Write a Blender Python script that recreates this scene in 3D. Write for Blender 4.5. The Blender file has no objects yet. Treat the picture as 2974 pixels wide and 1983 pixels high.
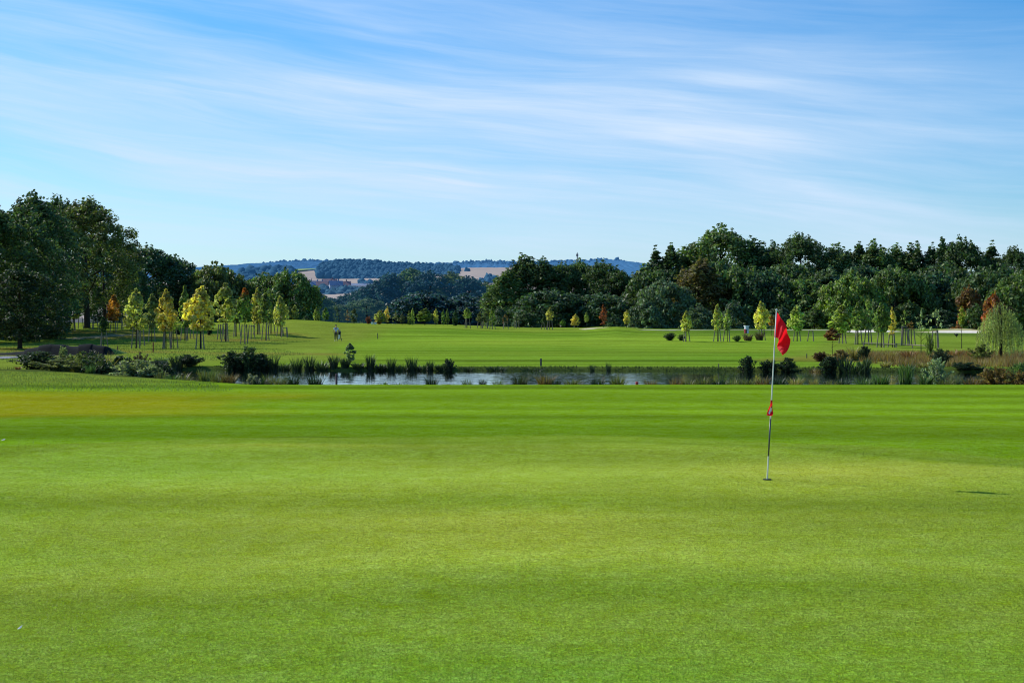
import bpy, math, random
import numpy as np
from mathutils import Vector, Matrix

random.seed(7)
RNG = np.random.default_rng(7)
sc = bpy.context.scene
COL = sc.collection

# ------------------------------------------------------------------ measures
F, U0, V0, HC = 3965.0, 1487.0, 930.0, 1.98     # focal length and centre of the photograph, eye height
SUN = Vector((-2.4, 1.47, 2.1)).normalized()

def sm(a, b, x):
    t = np.clip((np.asarray(x, float) - a) / (np.asarray(b, float) - a), 0, 1)
    return t * t * (3 - 2 * t)

def vnoise(x, y, seed=0):
    x = np.asarray(x, float); y = np.asarray(y, float)
    xi = np.floor(x).astype(np.int64); yi = np.floor(y).astype(np.int64)
    xf = x - xi; yf = y - yi
    xf = xf * xf * (3 - 2 * xf); yf = yf * yf * (3 - 2 * yf)
    def h(i, j):
        n = (i * 374761393 + j * 668265263 + seed * 974711) & 0x7fffffff
        n = ((n ^ (n >> 13)) * 1274126177) & 0x7fffffff
        n = (n ^ (n >> 16)) & 0xffff
        return n / 65535.0
    a = h(xi, yi); b = h(xi + 1, yi); c = h(xi, yi + 1); d = h(xi + 1, yi + 1)
    return (a * (1 - xf) + b * xf) * (1 - yf) + (c * (1 - xf) + d * xf) * yf

def fbm(x, y, seed=0, o=4):
    s = 0; a = 0.5; t = 0
    for k in range(o):
        s = s + a * vnoise(np.asarray(x) * 2 ** k, np.asarray(y) * 2 ** k, seed + k * 17); t += a; a *= 0.5
    return s / t

# ------------------------------------------------------------------ the lie of the land
RU = np.array([-4000, -600, 0, 300, 600, 750, 850, 920, 1000, 1150, 1300, 1400, 1550, 1700, 1790, 1860, 2000, 2200, 2400, 2600, 2800, 2974, 3600, 7000], float)
RV = np.array([940, 938, 940, 938, 938, 934, 928, 931, 939, 943, 945, 950, 955, 956, 949, 956, 958, 957, 958, 956, 956, 957, 955, 955], float)
RX = (RU - U0) / F * 215; RZ = HC - (RV - V0) * 215 / F
WATER = -0.69
def crest(X): return 42.0 + 1.15 * np.clip(-np.asarray(X, float) - 8.0, 0, 9)
def near_shore(X): return crest(X) + 5.5 + 1.2 * np.sin(X * 0.21 + 1) + 0.6 * np.sin(X * 0.53)
def far_shore(X):
    return 71.5 + 0.05 * np.clip(-X, 0, 40) + np.where(X < -3, 0.35 * np.sin(X * 0.9) + 0.6 * np.sin(X * 0.33), 0.12 * np.sin(X * 0.6)) - 0.10 * np.clip(X - 4, 0, 40)
def pond_in(X, Y):                                # metres inside the shore line, negative outside
    m = np.minimum(Y - near_shore(X), far_shore(X) - Y)
    left = (X + 20.5 + 0.16 * (75 - Y)*-1 * 0 + (Y - 70) * 0.22)
    right = (29.0 + (70 - Y) * 0.1 - X)
    return np.minimum(m, np.minimum(left, right))
def ground_z(X, Y):
    X = np.asarray(X, float); Y = np.asarray(Y, float)
    yc = crest(X)
    z = -0.5 * sm(yc - .3, yc + 20, Y)
    z = z - (.36 + z) * sm(yc, yc + 1.5, Y) * (1 - sm(yc + 10, yc + 16, Y)) * sm(-20, -15.5, X)
    zr = np.interp(X * 215 / np.maximum(Y, 60), RX, RZ)
    z = z + (zr + 0.5) * sm(138, 214, Y)
    z = z - 0.004 * np.clip(Y - 262, 0, 400)
    z = z + 0.05 * (fbm(X * 0.12, Y * 0.16, 3, 2) - 0.5) * (1 - sm(22, 30, Y)) * sm(2, 6, Y)
    z = z + 0.045 * np.exp(-((Y - 20.5 - 0.012 * X * X) / 1.0) ** 2)
    z = z + 0.50 * (fbm(X * 0.06, Y * 0.05, 9, 3) - 0.5) * sm(85, 130, Y) * (1 - sm(190, 215, Y))
    m = pond_in(X, Y)
    near = sm(3.5, 0, Y - near_shore(X) + 3.5) if False else None
    farside = Y > 60
    d = np.where(farside, sm(-1.1, 0.25, m), sm(-1.6, 1.0, m))
    z = z * (1 - d) + (-1.35) * d
    return z

def G(X, Y): return float(ground_z(np.array([X]), np.array([Y]))[0])
def hit(u, v):
    """the spot on the land that the photograph shows at (u, v)"""
    ys = np.concatenate([np.arange(4, 60, .25), np.arange(60, 300, .5)])
    xs = (u - U0) / F * ys
    dz = HC - (v - V0) / F * ys - ground_z(xs, ys)
    k = np.argmax(dz <= 0) if (dz <= 0).any() else len(ys) - 1
    y = ys[k]
    return Vector((xs[k], y, G(xs[k], y)))
def on(u, Y):
    X = (u - U0) / F * Y
    return Vector((X, Y, G(X, Y)))
def zat(v, Y): return HC - (v - V0) / F * Y
def px(n, Y): return n * Y / F

# ------------------------------------------------------------------ scene-graph helpers
def tag(o, label, cat, group=None):
    o['label'] = label; o['category'] = cat
    if group: o['group'] = group
    return o
def empty(name, loc, rz=0.0):
    o = bpy.data.objects.new(name, None); COL.objects.link(o)
    o.empty_display_size = 0.3
    o.location = loc; o.rotation_euler = (0, 0, rz)
    return o
def thing(name, label, cat, loc=(0, 0, 0), rz=0.0, group=None):
    return tag(empty(name, loc, rz), label, cat, group)
def link(name, me, parent=None, color=None):
    o = bpy.data.objects.new(name, me); COL.objects.link(o)
    if parent is not None: o.parent = parent
    if color is not None: o.color = (*color, 1)
    return o
def mesh_np(name, V, faces, mat, nper, smooth=False):
    V = np.asarray(V, np.float32); faces = np.asarray(faces, np.int32)
    me = bpy.data.meshes.new(name)
    me.vertices.add(len(V)); me.vertices.foreach_set('co', V.ravel())
    n = len(faces)
    me.loops.add(n * nper); me.loops.foreach_set('vertex_index', faces.ravel())
    me.polygons.add(n)
    me.polygons.foreach_set('loop_start', np.arange(0, n * nper, nper, dtype=np.int32))
    me.update(calc_edges=True)
    if smooth: me.polygons.foreach_set('use_smooth', np.ones(n, bool))
    me.materials.append(mat)
    return me
class MB:
    def __init__(s): s.v = []; s.f = []; s.mi = []; s.cur = 0
    def add(s, vs, fs):
        b = len(s.v); s.v += [tuple(v) for v in vs]
        s.f += [tuple(b + i for i in f) for f in fs]; s.mi += [s.cur] * len(fs)
    def box(s, cx, cy, cz, sx, sy, sz, rot=None):
        vs = [Vector((a * sx / 2, b * sy / 2, c * sz / 2)) for a in (-1, 1) for b in (-1, 1) for c in (-1, 1)]
        if rot is not None: vs = [rot @ v for v in vs]
        s.add([v + Vector((cx, cy, cz)) for v in vs], [(0, 1, 3, 2), (4, 6, 7, 5), (0, 4, 5, 1), (2, 3, 7, 6), (0, 2, 6, 4), (1, 5, 7, 3)])
    def tube(s, pts, rad, n=7, cap=True):
        pts = [Vector(p) for p in pts]
        rings = []
        b = len(s.v)
        for i, p in enumerate(pts):
            d = (pts[min(i + 1, len(pts) - 1)] - pts[max(i - 1, 0)])
            d = d.normalized() if d.length > 1e-9 else Vector((0, 0, 1))
            a = d.orthogonal().normalized(); c = d.cross(a)
            r = rad[i] if hasattr(rad, '__len__') else rad
            for k in range(n):
                t = 2 * math.pi * k / n
                s.v.append(tuple(p + (a * math.cos(t) + c * math.sin(t)) * r))
        fs = []
        for i in range(len(pts) - 1):
            for k in range(n):
                fs.append((b + i * n + k, b + i * n + (k + 1) % n, b + (i + 1) * n + (k + 1) % n, b + (i + 1) * n + k))
        if cap:
            fs.append(tuple(b + k for k in reversed(range(n)))); fs.append(tuple(b + (len(pts) - 1) * n + k for k in range(n)))
        s.f += fs; s.mi += [s.cur] * len(fs)
    def lathe(s, prof, n=12, c=(0, 0, 0)):
        b = len(s.v)
        for r, z in prof:
            for k in range(n):
                t = 2 * math.pi * k / n
                s.v.append((c[0] + r * math.cos(t), c[1] + r * math.sin(t), c[2] + z))
        for i in range(len(prof) - 1):
            for k in range(n):
                s.f.append((b + i * n + k, b + i * n + (k + 1) % n, b + (i + 1) * n + (k + 1) % n, b + (i + 1) * n + k)); s.mi.append(s.cur)
        s.f.append(tuple(b + k for k in reversed(range(n)))); s.mi.append(s.cur)
        s.f.append(tuple(b + (len(prof) - 1) * n + k for k in range(n))); s.mi.append(s.cur)
    def mesh(s, name, *mats, smooth=False):
        me = bpy.data.meshes.new(name); me.from_pydata(s.v, [], s.f); me.update()
        for m in mats: me.materials.append(m)
        me.polygons.foreach_set('material_index', s.mi)
        if smooth: me.polygons.foreach_set('use_smooth', [True] * len(s.f))
        return me
    def build(s, name, mat, parent=None, smooth=False, color=None):
        return link(name, s.mesh(name, mat, smooth=smooth), parent, color)

# ------------------------------------------------------------------ materials
def newmat(name):
    m = bpy.data.materials.new(name); m.use_nodes = True
    nt = m.node_tree; nt.nodes.clear()
    return m, nt
class N:
    def __init__(s, nt): s.nt = nt
    def __call__(s, typ, ins=None, **kw):
        n = s.nt.nodes.new(typ)
        for k, v in kw.items(): setattr(n, k, v)
        for k, v in (ins or {}).items():
            i = n.inputs[k]
            if isinstance(v, bpy.types.NodeSocket): s.nt.links.new(v, i)
            else: i.default_value = v
        return n
    def math(s, op, a, b=0.0, c=0.0, clamp=False):
        n = s('ShaderNodeMath', {0: a, 1: b, 2: c}, operation=op); n.use_clamp = clamp
        return n.outputs[0]
    def mix(s, f, a, b, blend='MIX'):
        n = s('ShaderNodeMix', data_type='RGBA', blend_type=blend)
        for i, v in ((0, f), (6, a), (7, b)):
            if isinstance(v, bpy.types.NodeSocket): s.nt.links.new(v, n.inputs[i])
            else: n.inputs[i].default_value = v if i == 0 else (*v[:3], 1)
        return n.outputs[2]
    def rng(s, x, a, b, c=0.0, d=1.0):
        n = s('ShaderNodeMapRange', {0: x, 1: a, 2: b, 3: c, 4: d}); return n.outputs[0]
    def out(s, sh): s('ShaderNodeOutputMaterial', {0: sh})

def simple(name, col, rough=0.6, var=0.25, scale=6.0, spec=0.3, bump=0.0):
    m, nt = newmat(name); n = N(nt)
    tc = n('ShaderNodeTexCoord').outputs['Object']
    no = n('ShaderNodeTexNoise', {'Vector': tc, 'Scale': scale, 'Detail': 5.0}).outputs[0]
    f = n.rng(no, .3, .7)
    c = n.mix(f, tuple(x * (1 - var) for x in col), tuple(min(1, x * (1 + var)) for x in col))
    ins = {'Base Color': c, 'Roughness': rough, 'Specular IOR Level': spec}
    if bump: ins['Normal'] = n('ShaderNodeBump', {'Strength': bump, 'Height': no}).outputs[0]
    n.out(n('ShaderNodeBsdfPrincipled', ins).outputs[0])
    return m

def leafmat(name, trans=0.25, rough=0.45, spec=0.35, hue=0.05, lo=0.55, hi=1.45, warm=None, haze_glow=None):
    """leaf colour comes from the object's own colour, each leaf a little different"""
    m, nt = newmat(name); n = N(nt)
    oi = n('ShaderNodeObjectInfo'); ge = n('ShaderNodeNewGeometry')
    r = ge.outputs['Random Per Island']
    r2 = n.math('FRACT', n.math('MULTIPLY', r, 57.31))
    r3 = n.math('FRACT', n.math('MULTIPLY', r, 191.7))
    tc = n('ShaderNodeTexCoord').outputs['Object']
    cl = n('ShaderNodeTexNoise', {'Vector': tc, 'Scale': 0.45, 'Detail': 2.0}).outputs[0]
    cl = n.rng(cl, .35, .65, .62, 1.3)
    val = n.math('MULTIPLY', n.rng(r2, 0, 1, lo, hi), cl)
    hs = n('ShaderNodeHueSaturation', {'Hue': n.rng(r, 0, 1, .5 - hue * .55, .5 + hue), 'Saturation': n.rng(r3, 0, 1, .8, 1.1), 'Value': val, 'Color': oi.outputs['Color']})
    c = hs.outputs[0]
    if warm is not None:                                  # turning leaves toward the top of the crown
        sz = n('ShaderNodeSeparateXYZ', {0: tc}).outputs[2]
        f = n.rng(n.math('ADD', sz, n.math('MULTIPLY', r3, 1.0)), warm[0], warm[0] + .9)
        c = n.mix(f, c, warm[1])
    d = n('ShaderNodeBsdfPrincipled', {'Base Color': c, 'Roughness': rough, 'Specular IOR Level': spec}).outputs[0]
    t = n('ShaderNodeBsdfTranslucent', {'Color': n.mix(1.0, c, (1.1, 1.25, .55), 'MULTIPLY')}).outputs[0]
    o = n('ShaderNodeMixShader', {0: trans, 1: d, 2: t}).outputs[0]
    if haze_glow: o = n('ShaderNodeAddShader', {0: o, 1: n('ShaderNodeEmission', {0: (*haze_glow, 1), 1: 1.0}).outputs[0]}).outputs[0]  # faint blue glow on every leaf stands in for distance haze
    n.out(o); return m

M = {}
M['leaf'] = leafmat('tree_leaf', .34, .55, .28, hue=.045, lo=.40, hi=1.75)
M['leaf_far'] = leafmat('far_leaf', .28, .65, .15, hue=.035, lo=.5, hi=1.6, haze_glow=(.003, .014, .030))
M['maple'] = leafmat('maple_leaf', .55, .5, .25, hue=.03, lo=.4, hi=1.75)
M['maple_turning'] = leafmat('turning_maple_leaf', .50, .5, .25, hue=.045, lo=.45, hi=1.6, warm=(3.0, (.60, .15, .03)))
M['blade'] = leafmat('reed_blade', .3, .45, .35, hue=.05, lo=.5, hi=1.4)
M['bark'] = simple('bark', (.045, .036, .028), .9, .4, 9, .1, .5)
M['stake'] = simple('weathered_stake', (.23, .19, .15), .8, .3, 14, .2, .2)
M['bank_shade'] = simple('shaded_soil', (.006, .010, .011), .95, .4, 3, .1, .6)  # near-black soil: the shade of the bank's front face is in its colour
M['sand'] = simple('sand', (.80, .72, .58), .95, .1, 2, .1, .2)
M['path'] = simple('path_gravel', (.24, .24, .26), .95, .2, 2.5, .1, .2)
M['drygrass'] = simple('dry_ridge', (.42, .38, .17), .95, .25, 1.2, .1, .4)

# ------------------------------------------------------------------ ground
def ground_colour(X, Y):
    n = len(X)
    def c(*v): return np.tile(np.array(v), (n, 1))
    fair = c(.168, .292, .014); green = c(.236, .330, .031); rough = c(.165, .205, .030)
    ang = X / np.maximum(Y, 5)
    edge = np.interp(X, [-16, -14, -11, -8, -6, -4, -2, 0, 2, 4, 5.4, 7.3, 10, 14, 18], [13, 15, 17, 18.9, 20.1, 20.9, 21.2, 21.3, 21.1, 20.2, 19.0, 17.2, 15, 12, 9]) + .18 * np.sin(X * 1.1)
    te = Y - edge
    # closely mown stripes, wandering a little
    w = fbm(X * .05, Y * .12, 21, 4) * 5.0
    st = np.sin((Y + 0.035 * X + w) * 2 * np.pi / 3.1)
    st2 = fbm(X * .018 + 5, Y * .55, 31, 3) - .5
    nearf = fair * (1 + (.05 + .30 * fbm(X * .06, Y * .3, 99, 3) ** 2 * 1.3)[:, None] * st[:, None] * sm(24, 27, Y)[:, None] + .65 * st2[:, None])
    nearf = nearf * (1 + .35 * (fbm(X * .1, Y * .1, 77, 3) - .5))[:, None]
    s3 = fbm(X * .004 + 2, Y * .33, 41, 4) - .5
    s4 = np.sin((Y + 1.5 * fbm(X * .03, Y * .03, 8, 2)) * 2 * np.pi / 4.6)
    farf = c(.168, .276, .022) * (1 + .95 * s3 + .10 * s4 + .5 * (fbm(X * .015, Y * .9, 43, 2) - .5))[:, None]
    k = sm(60, 72, Y)[:, None]
    col = nearf * (1 - k) + farf * k
    patch = (fbm(X * .03 + 4, Y * .035, 46, 4) - .5)[:, None] * sm(70, 85, Y)[:, None]
    col = col * (1 + patch * np.array([.75, .35, .6]))
    # the deeper green belt behind the collar
    belt = sm(1.6, 3.6, te) * (1 - sm(4.2, 10.5, te)) * (1 - .35 * sm(0, 6, X))
    col = col * (1 - .11 * belt[:, None] * np.array([1.15, .75, .7]))
    # sun-dried orange patch on the left shoulder
    pn = fbm(X * .35, Y * .25, 5, 4)
    dry = sm(-3.5, -9.5, X + (pn - .5) * 6) * sm(27.0, 29.5, Y + (pn - .5) * 3) * (1 - sm(35, 40.5, Y + .15 * (X + 12)))
    col = col * (1 - .5 * dry[:, None]) + c(.370, .285, .010) * .5 * dry[:, None]
    # rough shoulder beyond it
    rl = sm(-8, -13, X + (Y - 42) * .25) * sm(39, 44, Y + .05 * X) 
    rl = np.clip(rl + sm(-14, -20, X) * sm(38, 44, Y), 0, 1) * .8
    rn = .65 + .75 * fbm(X * .5, Y * .9, 55, 4)
    col = col * (1 - rl[:, None]) + rough * rn[:, None] * rl[:, None] * np.array([1.15, 1.15, 1.0])
    # pond margins: coarse dark grass and mud
    m = pond_in(X, Y)
    pm = np.where(Y > 60, sm(-2.6, -.6, m), sm(-5.3, -4.2, m))
    col = col * (1 - pm[:, None]) + c(.075, .105, .022) * pm[:, None]
    mud = sm(-.9, .1, m)[:, None]
    col = col * (1 - mud) + c(.03, .028, .02) * mud
    # pale edge of the first cut on the far side
    e = np.exp(-((Y - 79.6 - .02 * X) / 1.0) ** 2) * sm(-6, -2, X)
    col = col * (1 + .25 * e[:, None])
    e = np.exp(-((Y - 82.4 - .02 * X) / .8) ** 2) * sm(-6, -2, X)
    col = col * (1 - .45 * e[:, None])
    # rough under the planted trees, both sides of the far fairway
    u = U0 + ang * F
    v = V0 + HC * F / np.maximum(Y, 5)
    fl = -9 - .145 * (Y - 80) + 4 * (fbm(X * .06, Y * .05, 61, 3) - .5) - 16 * sm(150, 205, Y)
    rf = sm(1.5, -1.5, X - fl) * sm(78, 88, Y)
    fr = 14 + .29 * (Y - 80) + 5 * (fbm(X * .06, Y * .05, 62, 3) - .5)
    rf = np.maximum(rf, .75 * sm(-1.5, 1.5, X - fr) * sm(78, 88, Y))
    rg = rough * (.75 + .65 * fbm(X * .12, Y * .18, 66, 4))[:, None] * np.array([1.0, 1.12, .9])
    br = sm(.55, .75, fbm(X * .05, Y * .07, 91, 3))[:, None] * .6
    rg = rg * (1 - br) + c(.25, .17, .04) * br
    col = col * (1 - rf[:, None]) + rg * rf[:, None]
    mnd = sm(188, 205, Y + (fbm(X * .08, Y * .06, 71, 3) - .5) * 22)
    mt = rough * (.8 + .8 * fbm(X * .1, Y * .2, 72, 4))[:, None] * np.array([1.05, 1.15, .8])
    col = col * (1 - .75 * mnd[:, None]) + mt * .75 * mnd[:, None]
    # brown autumn meadow on the right bank
    bm = sm(19, 23, X + 3 * (fbm(X * .3, Y * .3, 81, 3) - .5)) * sm(72, 76, Y) * (1 - sm(92, 103, Y + .5 * (X - 25) * -1))
    bmc = c(.26, .16, .045) * (.6 + .9 * fbm(X * .5, Y * .4, 82, 4))[:, None]
    col = col * (1 - .75 * bm[:, None]) + bmc * .75 * bm[:, None]
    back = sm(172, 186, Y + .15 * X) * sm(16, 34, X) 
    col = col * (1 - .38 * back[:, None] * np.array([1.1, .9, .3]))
    # putting green and its collar
    gn = fbm(X * .13, Y * .34, 11, 3) - .5
    gn2 = fbm(X * .5, Y * .7, 12, 4) - .5
    tone = (1.04 + .50 * gn + .16 * gn2)[:, None]
    warm = (fbm(X * .12 + 9, Y * .2, 14, 3) - .5)[:, None] * np.array([.85, .12, .5])
    gcol = green * tone * (1 + warm)
    pale = np.exp(-((Y - 17.6 - .5 * np.sin(X * .3) ) / 1.0) ** 2) + .8 * np.exp(-((Y - 11.1 - .35 * np.sin(X * .7 + 1)) / .55) ** 2) + .5 * np.exp(-((Y - 13.6 - .3 * np.sin(X * .4)) / .4) ** 2)
    gcol = gcol * (1 + .20 * pale[:, None] * np.array([1.25, 1., 1.8]))
    deep = np.exp(-((Y - 14.5 - .5 * np.sin(X * .35 + 2)) / .8) ** 2) + .9 * np.exp(-((Y - 9.8 - .3 * np.sin(X * .6)) / .5) ** 2)
    gcol = gcol * (1 - .16 * deep[:, None] * np.array([1.1, .8, 1.6]))
    collar = c(.200, .300, .024) * (1 + .4 * gn2[:, None]) 
    kg = sm(1.0, .2, Y - edge)[:, None] * sm(3.5, 3.2, Y * 0)[:, None]
    kc = sm(2.5 + .5 * gn2, 1.9 + .5 * gn2, Y - edge)[:, None]
    col = col * (1 - kc) + collar * kc
    col = col * (1 - kg) + gcol * kg
    edge_dark = np.exp(-((Y - edge - 2.1 - .05 * np.sin(X * 5)) / .10) ** 2) * sm(-4.6, -3.6, X) * (1 - sm(-2.9, -2.5, X))  # dark line painted for the shadow and longer grass at the collar edge
    edge_arc = np.exp(-((Y - edge - 1.0) / .10) ** 2) * fbm(X * .4, X * 0, 7, 2)  # thin darker arc where the green meets its collar
    col = col * (1 - .45 * edge_dark[:, None]) * (1 - .35 * edge_arc[:, None])
    return np.clip(col, .004, .9), (kg[:, 0], kc[:, 0])

def build_ground():
    ys = np.concatenate([[-40, -25, -12, -5, 0, 2], np.arange(3, 27, .13), np.arange(27, 44, .25), np.arange(44, 69, .45), np.arange(69, 76, .2), np.arange(76, 100, .45), np.arange(100, 230, 1.1), np.arange(230, 470, 5)])
    ts = np.linspace(-.85, .85, 420); ts = np.sign(ts) * (np.abs(ts) ** 1.25) * .95
    YY, TT = np.meshgrid(ys, ts, indexing='ij')
    XX = TT * (np.clip(YY, 0, None) + 14)
    X = XX.ravel(); Y = YY.ravel()
    Z = ground_z(X, Y)
    V = np.stack([X, Y, Z], 1)
    r, c = len(ys), len(ts)
    i = np.arange(r - 1)[:, None] * c + np.arange(c - 1)[None, :]
    i = i.ravel()
    Fc = np.stack([i, i + 1, i + c + 1, i + c], 1)
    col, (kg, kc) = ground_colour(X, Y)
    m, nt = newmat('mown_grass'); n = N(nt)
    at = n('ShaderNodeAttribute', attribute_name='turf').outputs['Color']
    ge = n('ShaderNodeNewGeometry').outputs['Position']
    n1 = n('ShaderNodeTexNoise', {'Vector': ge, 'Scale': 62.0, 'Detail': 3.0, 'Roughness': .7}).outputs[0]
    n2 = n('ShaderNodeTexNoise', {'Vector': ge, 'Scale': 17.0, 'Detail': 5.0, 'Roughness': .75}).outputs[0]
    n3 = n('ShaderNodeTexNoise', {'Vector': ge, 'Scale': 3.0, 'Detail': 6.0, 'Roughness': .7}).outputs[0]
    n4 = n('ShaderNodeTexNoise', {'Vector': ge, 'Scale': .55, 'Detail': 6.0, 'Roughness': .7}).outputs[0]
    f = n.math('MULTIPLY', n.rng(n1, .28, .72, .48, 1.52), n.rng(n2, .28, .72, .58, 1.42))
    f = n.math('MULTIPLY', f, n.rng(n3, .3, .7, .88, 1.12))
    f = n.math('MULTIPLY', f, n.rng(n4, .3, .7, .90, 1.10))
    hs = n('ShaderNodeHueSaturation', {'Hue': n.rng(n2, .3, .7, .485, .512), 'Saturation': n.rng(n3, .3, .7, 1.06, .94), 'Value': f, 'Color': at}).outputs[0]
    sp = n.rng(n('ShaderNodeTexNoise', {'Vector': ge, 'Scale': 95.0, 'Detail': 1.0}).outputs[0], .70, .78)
    hs = n.mix(n.math('MULTIPLY', sp, .55), hs, (.62, .72, .30))  # sparkle of the grass painted in as pale specks
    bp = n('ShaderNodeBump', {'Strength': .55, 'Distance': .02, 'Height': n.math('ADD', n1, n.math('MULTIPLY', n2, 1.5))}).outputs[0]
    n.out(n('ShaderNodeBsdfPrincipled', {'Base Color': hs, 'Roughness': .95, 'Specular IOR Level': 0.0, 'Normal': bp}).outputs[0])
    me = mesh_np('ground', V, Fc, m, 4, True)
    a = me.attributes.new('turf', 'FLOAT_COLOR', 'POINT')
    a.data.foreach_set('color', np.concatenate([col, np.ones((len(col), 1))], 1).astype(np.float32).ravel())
    o = link('ground', me); o['kind'] = 'structure'
build_ground()
def turf_blades():
    rng = np.random.default_rng(4); n = 420000
    Y = 6.0 / (1 - rng.uniform(0, 1, n) * (1 - 6.0 / 27)); X = rng.uniform(-.44, .44, n) * (Y + 1.5)
    k = rng.uniform(0, 1, n) > sm(13, 24, Y); X = X[k]; Y = Y[k]; n = len(X)
    Z = ground_z(X, Y); P = np.stack([X, Y, Z], 1)
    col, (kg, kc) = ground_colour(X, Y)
    h = (.007 + .003 * (1 - kg)) * rng.uniform(.6, 1.5, n) * (Y / 9) ** .3; w = .0022 * rng.uniform(.7, 1.4, n) * (Y / 8) ** .9
    a = rng.uniform(0, 2 * np.pi, n); az = rng.uniform(0, 2 * np.pi, n); ln = rng.uniform(.3, 1.4, n) * h
    sd = np.stack([np.cos(a) * w, np.sin(a) * w, 0 * a], 1)
    tip = P + np.stack([np.cos(az) * ln, np.sin(az) * ln, h], 1)
    V = np.stack([P - sd, P + sd, tip], 1).reshape(-1, 3)
    m, nt = newmat('turf_blade'); nn = N(nt)
    at = nn('ShaderNodeAttribute', attribute_name='turf').outputs['Color']
    r = nn('ShaderNodeNewGeometry').outputs['Random Per Island']
    c = nn('ShaderNodeHueSaturation', {'Hue': nn.rng(r, 0, 1, .485, .515), 'Value': nn.rng(nn.math('FRACT', nn.math('MULTIPLY', r, 37.7)), 0, 1, .68, 1.5), 'Color': at}).outputs[0]
    d = nn('ShaderNodeBsdfPrincipled', {'Base Color': c, 'Roughness': .5, 'Specular IOR Level': .25}).outputs[0]
    t = nn('ShaderNodeBsdfTranslucent', {'Color': c}).outputs[0]
    nn.out(nn('ShaderNodeMixShader', {0: .4, 1: d, 2: t}).outputs[0])
    me = mesh_np('turf_grass', V, np.arange(3 * n).reshape(-1, 3), m, 3)
    at_ = me.attributes.new('turf', 'FLOAT_COLOR', 'POINT')
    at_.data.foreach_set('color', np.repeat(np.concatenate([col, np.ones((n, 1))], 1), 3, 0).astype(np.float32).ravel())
    o = link('turf_grass', me); o['kind'] = 'stuff'; o['category'] = 'grass'; o['label'] = 'short mown grass blades of the putting green and its surround'
turf_blades()

# ------------------------------------------------------------------ pond
def build_water():
    m, nt = newmat('pond_water'); n = N(nt)
    ge = n('ShaderNodeNewGeometry').outputs['Position']
    mp = n('ShaderNodeMapping', {'Vector': ge, 'Scale': (1.0, 1.0, 1.0)}).outputs[0]
    w = n('ShaderNodeTexNoise', {'Vector': mp, 'Scale': 1.6, 'Detail': 3.0}).outputs[0]
    bp = n('ShaderNodeBump', {'Strength': .19, 'Distance': .06, 'Height': w}).outputs[0]
    fr = n('ShaderNodeFresnel', {'IOR': 1.6, 'Normal': bp}).outputs[0]
    gl = n('ShaderNodeBsdfGlossy', {'Color': (1, 1, 1, 1), 'Roughness': .05, 'Normal': bp}).outputs[0]
    df = n('ShaderNodeBsdfDiffuse', {'Color': (.014, .020, .014, 1)}).outputs[0]
    n.out(n('ShaderNodeMixShader', {0: n.rng(fr, 0, .75), 1: df, 2: gl}).outputs[0])
    xs = np.linspace(-34, 38, 37); ys = np.linspace(42, 80, 20)
    V = [(x, y, WATER) for y in ys for x in xs]; c = len(xs)
    Fc = [(j * c + i, j * c + i + 1, j * c + c + i + 1, j * c + c + i) for j in range(len(ys) - 1) for i in range(c - 1)
          if pond_in(np.array([(xs[i] + xs[i + 1]) / 2]), np.array([(ys[j] + ys[j + 1]) / 2]))[0] > -2.6]
    me = mesh_np('pond_water', V, Fc, m, 4)
    o = link('pond_water', me); o['kind'] = 'structure'
build_water()

# ------------------------------------------------------------------ foliage builders
def leaf_quads(P, Nn, size, asp, rng):
    n = len(P)
    R = rng.normal(size=(n, 3)); T = np.cross(Nn, R); T /= np.linalg.norm(T, axis=1, keepdims=True) + 1e-9
    B = np.cross(Nn, T)
    s = (size * rng.uniform(.6, 1.4, n))[:, None]
    j = rng.uniform(-.25, .25, (n, 1))
    V = np.stack([P - T * s, P + B * s * asp + T * s * j, P + T * s, P - B * s * asp + T * s * j], 1).reshape(-1, 3)
    return V
def crown_mesh(name, seed, H, W, prof, nclump, per, leaf, clump, mat, h0=.05, flat=.75, fill=.35, tops=0, asp=.6, taper=.35, body=.93):
    rng = np.random.default_rng(seed)
    cs = []
    for k in range(nclump):
        h = h0 + (1 - h0) * rng.uniform(0, 1) ** .9
        a = rng.uniform(0, 2 * np.pi)
        rr = prof((h - h0) / (1 - h0), a) * W / 2 * np.sqrt(rng.uniform(fill, 1))
        r = clump * rng.uniform(.6, 1.25) * (1 - taper * h)
        cs.append((rr * np.cos(a), rr * np.sin(a), h * H * body - r * flat, r))
    for k in range(tops):                                  # leading shoots that break the outline
        a = rng.uniform(0, 2 * np.pi); q = rng.uniform(0, .8)
        hh = body * (1 - .38 * q ** 2) + (1 - body) * rng.uniform(.35, 1); hh = 1.0 if k == 0 else hh
        if k == 0: q = rng.uniform(0, .3)
        rr = q * W / 2 * .72
        for i in range(5):
            cs.append((rr * np.cos(a), rr * np.sin(a), hh * H - (i + .25) * clump * .62, clump * (.17 + .13 * i)))
    cs = np.array(cs)
    idx = np.repeat(np.arange(len(cs)), np.maximum(6, (per * (cs[:, 3] / clump) ** 2).astype(int)))
    n = len(idx)
    D = rng.normal(size=(n, 3)); D[:, 2] += .25; D /= np.linalg.norm(D, axis=1, keepdims=True)
    r = cs[idx, 3] * rng.uniform(.45, 1.12, n) ** .7
    P = cs[idx, :3] + D * r[:, None] * np.array([1, 1, flat])
    P[:, 2] = np.maximum(P[:, 2], .05)
    Nn = D + rng.normal(size=(n, 3)) * .7; Nn[:, 2] += .3; Nn /= np.linalg.norm(Nn, axis=1, keepdims=True)
    V = leaf_quads(P, Nn, leaf, asp, rng)
    return mesh_np(name, V, np.arange(n * 4).reshape(-1, 4), mat, 4)
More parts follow.
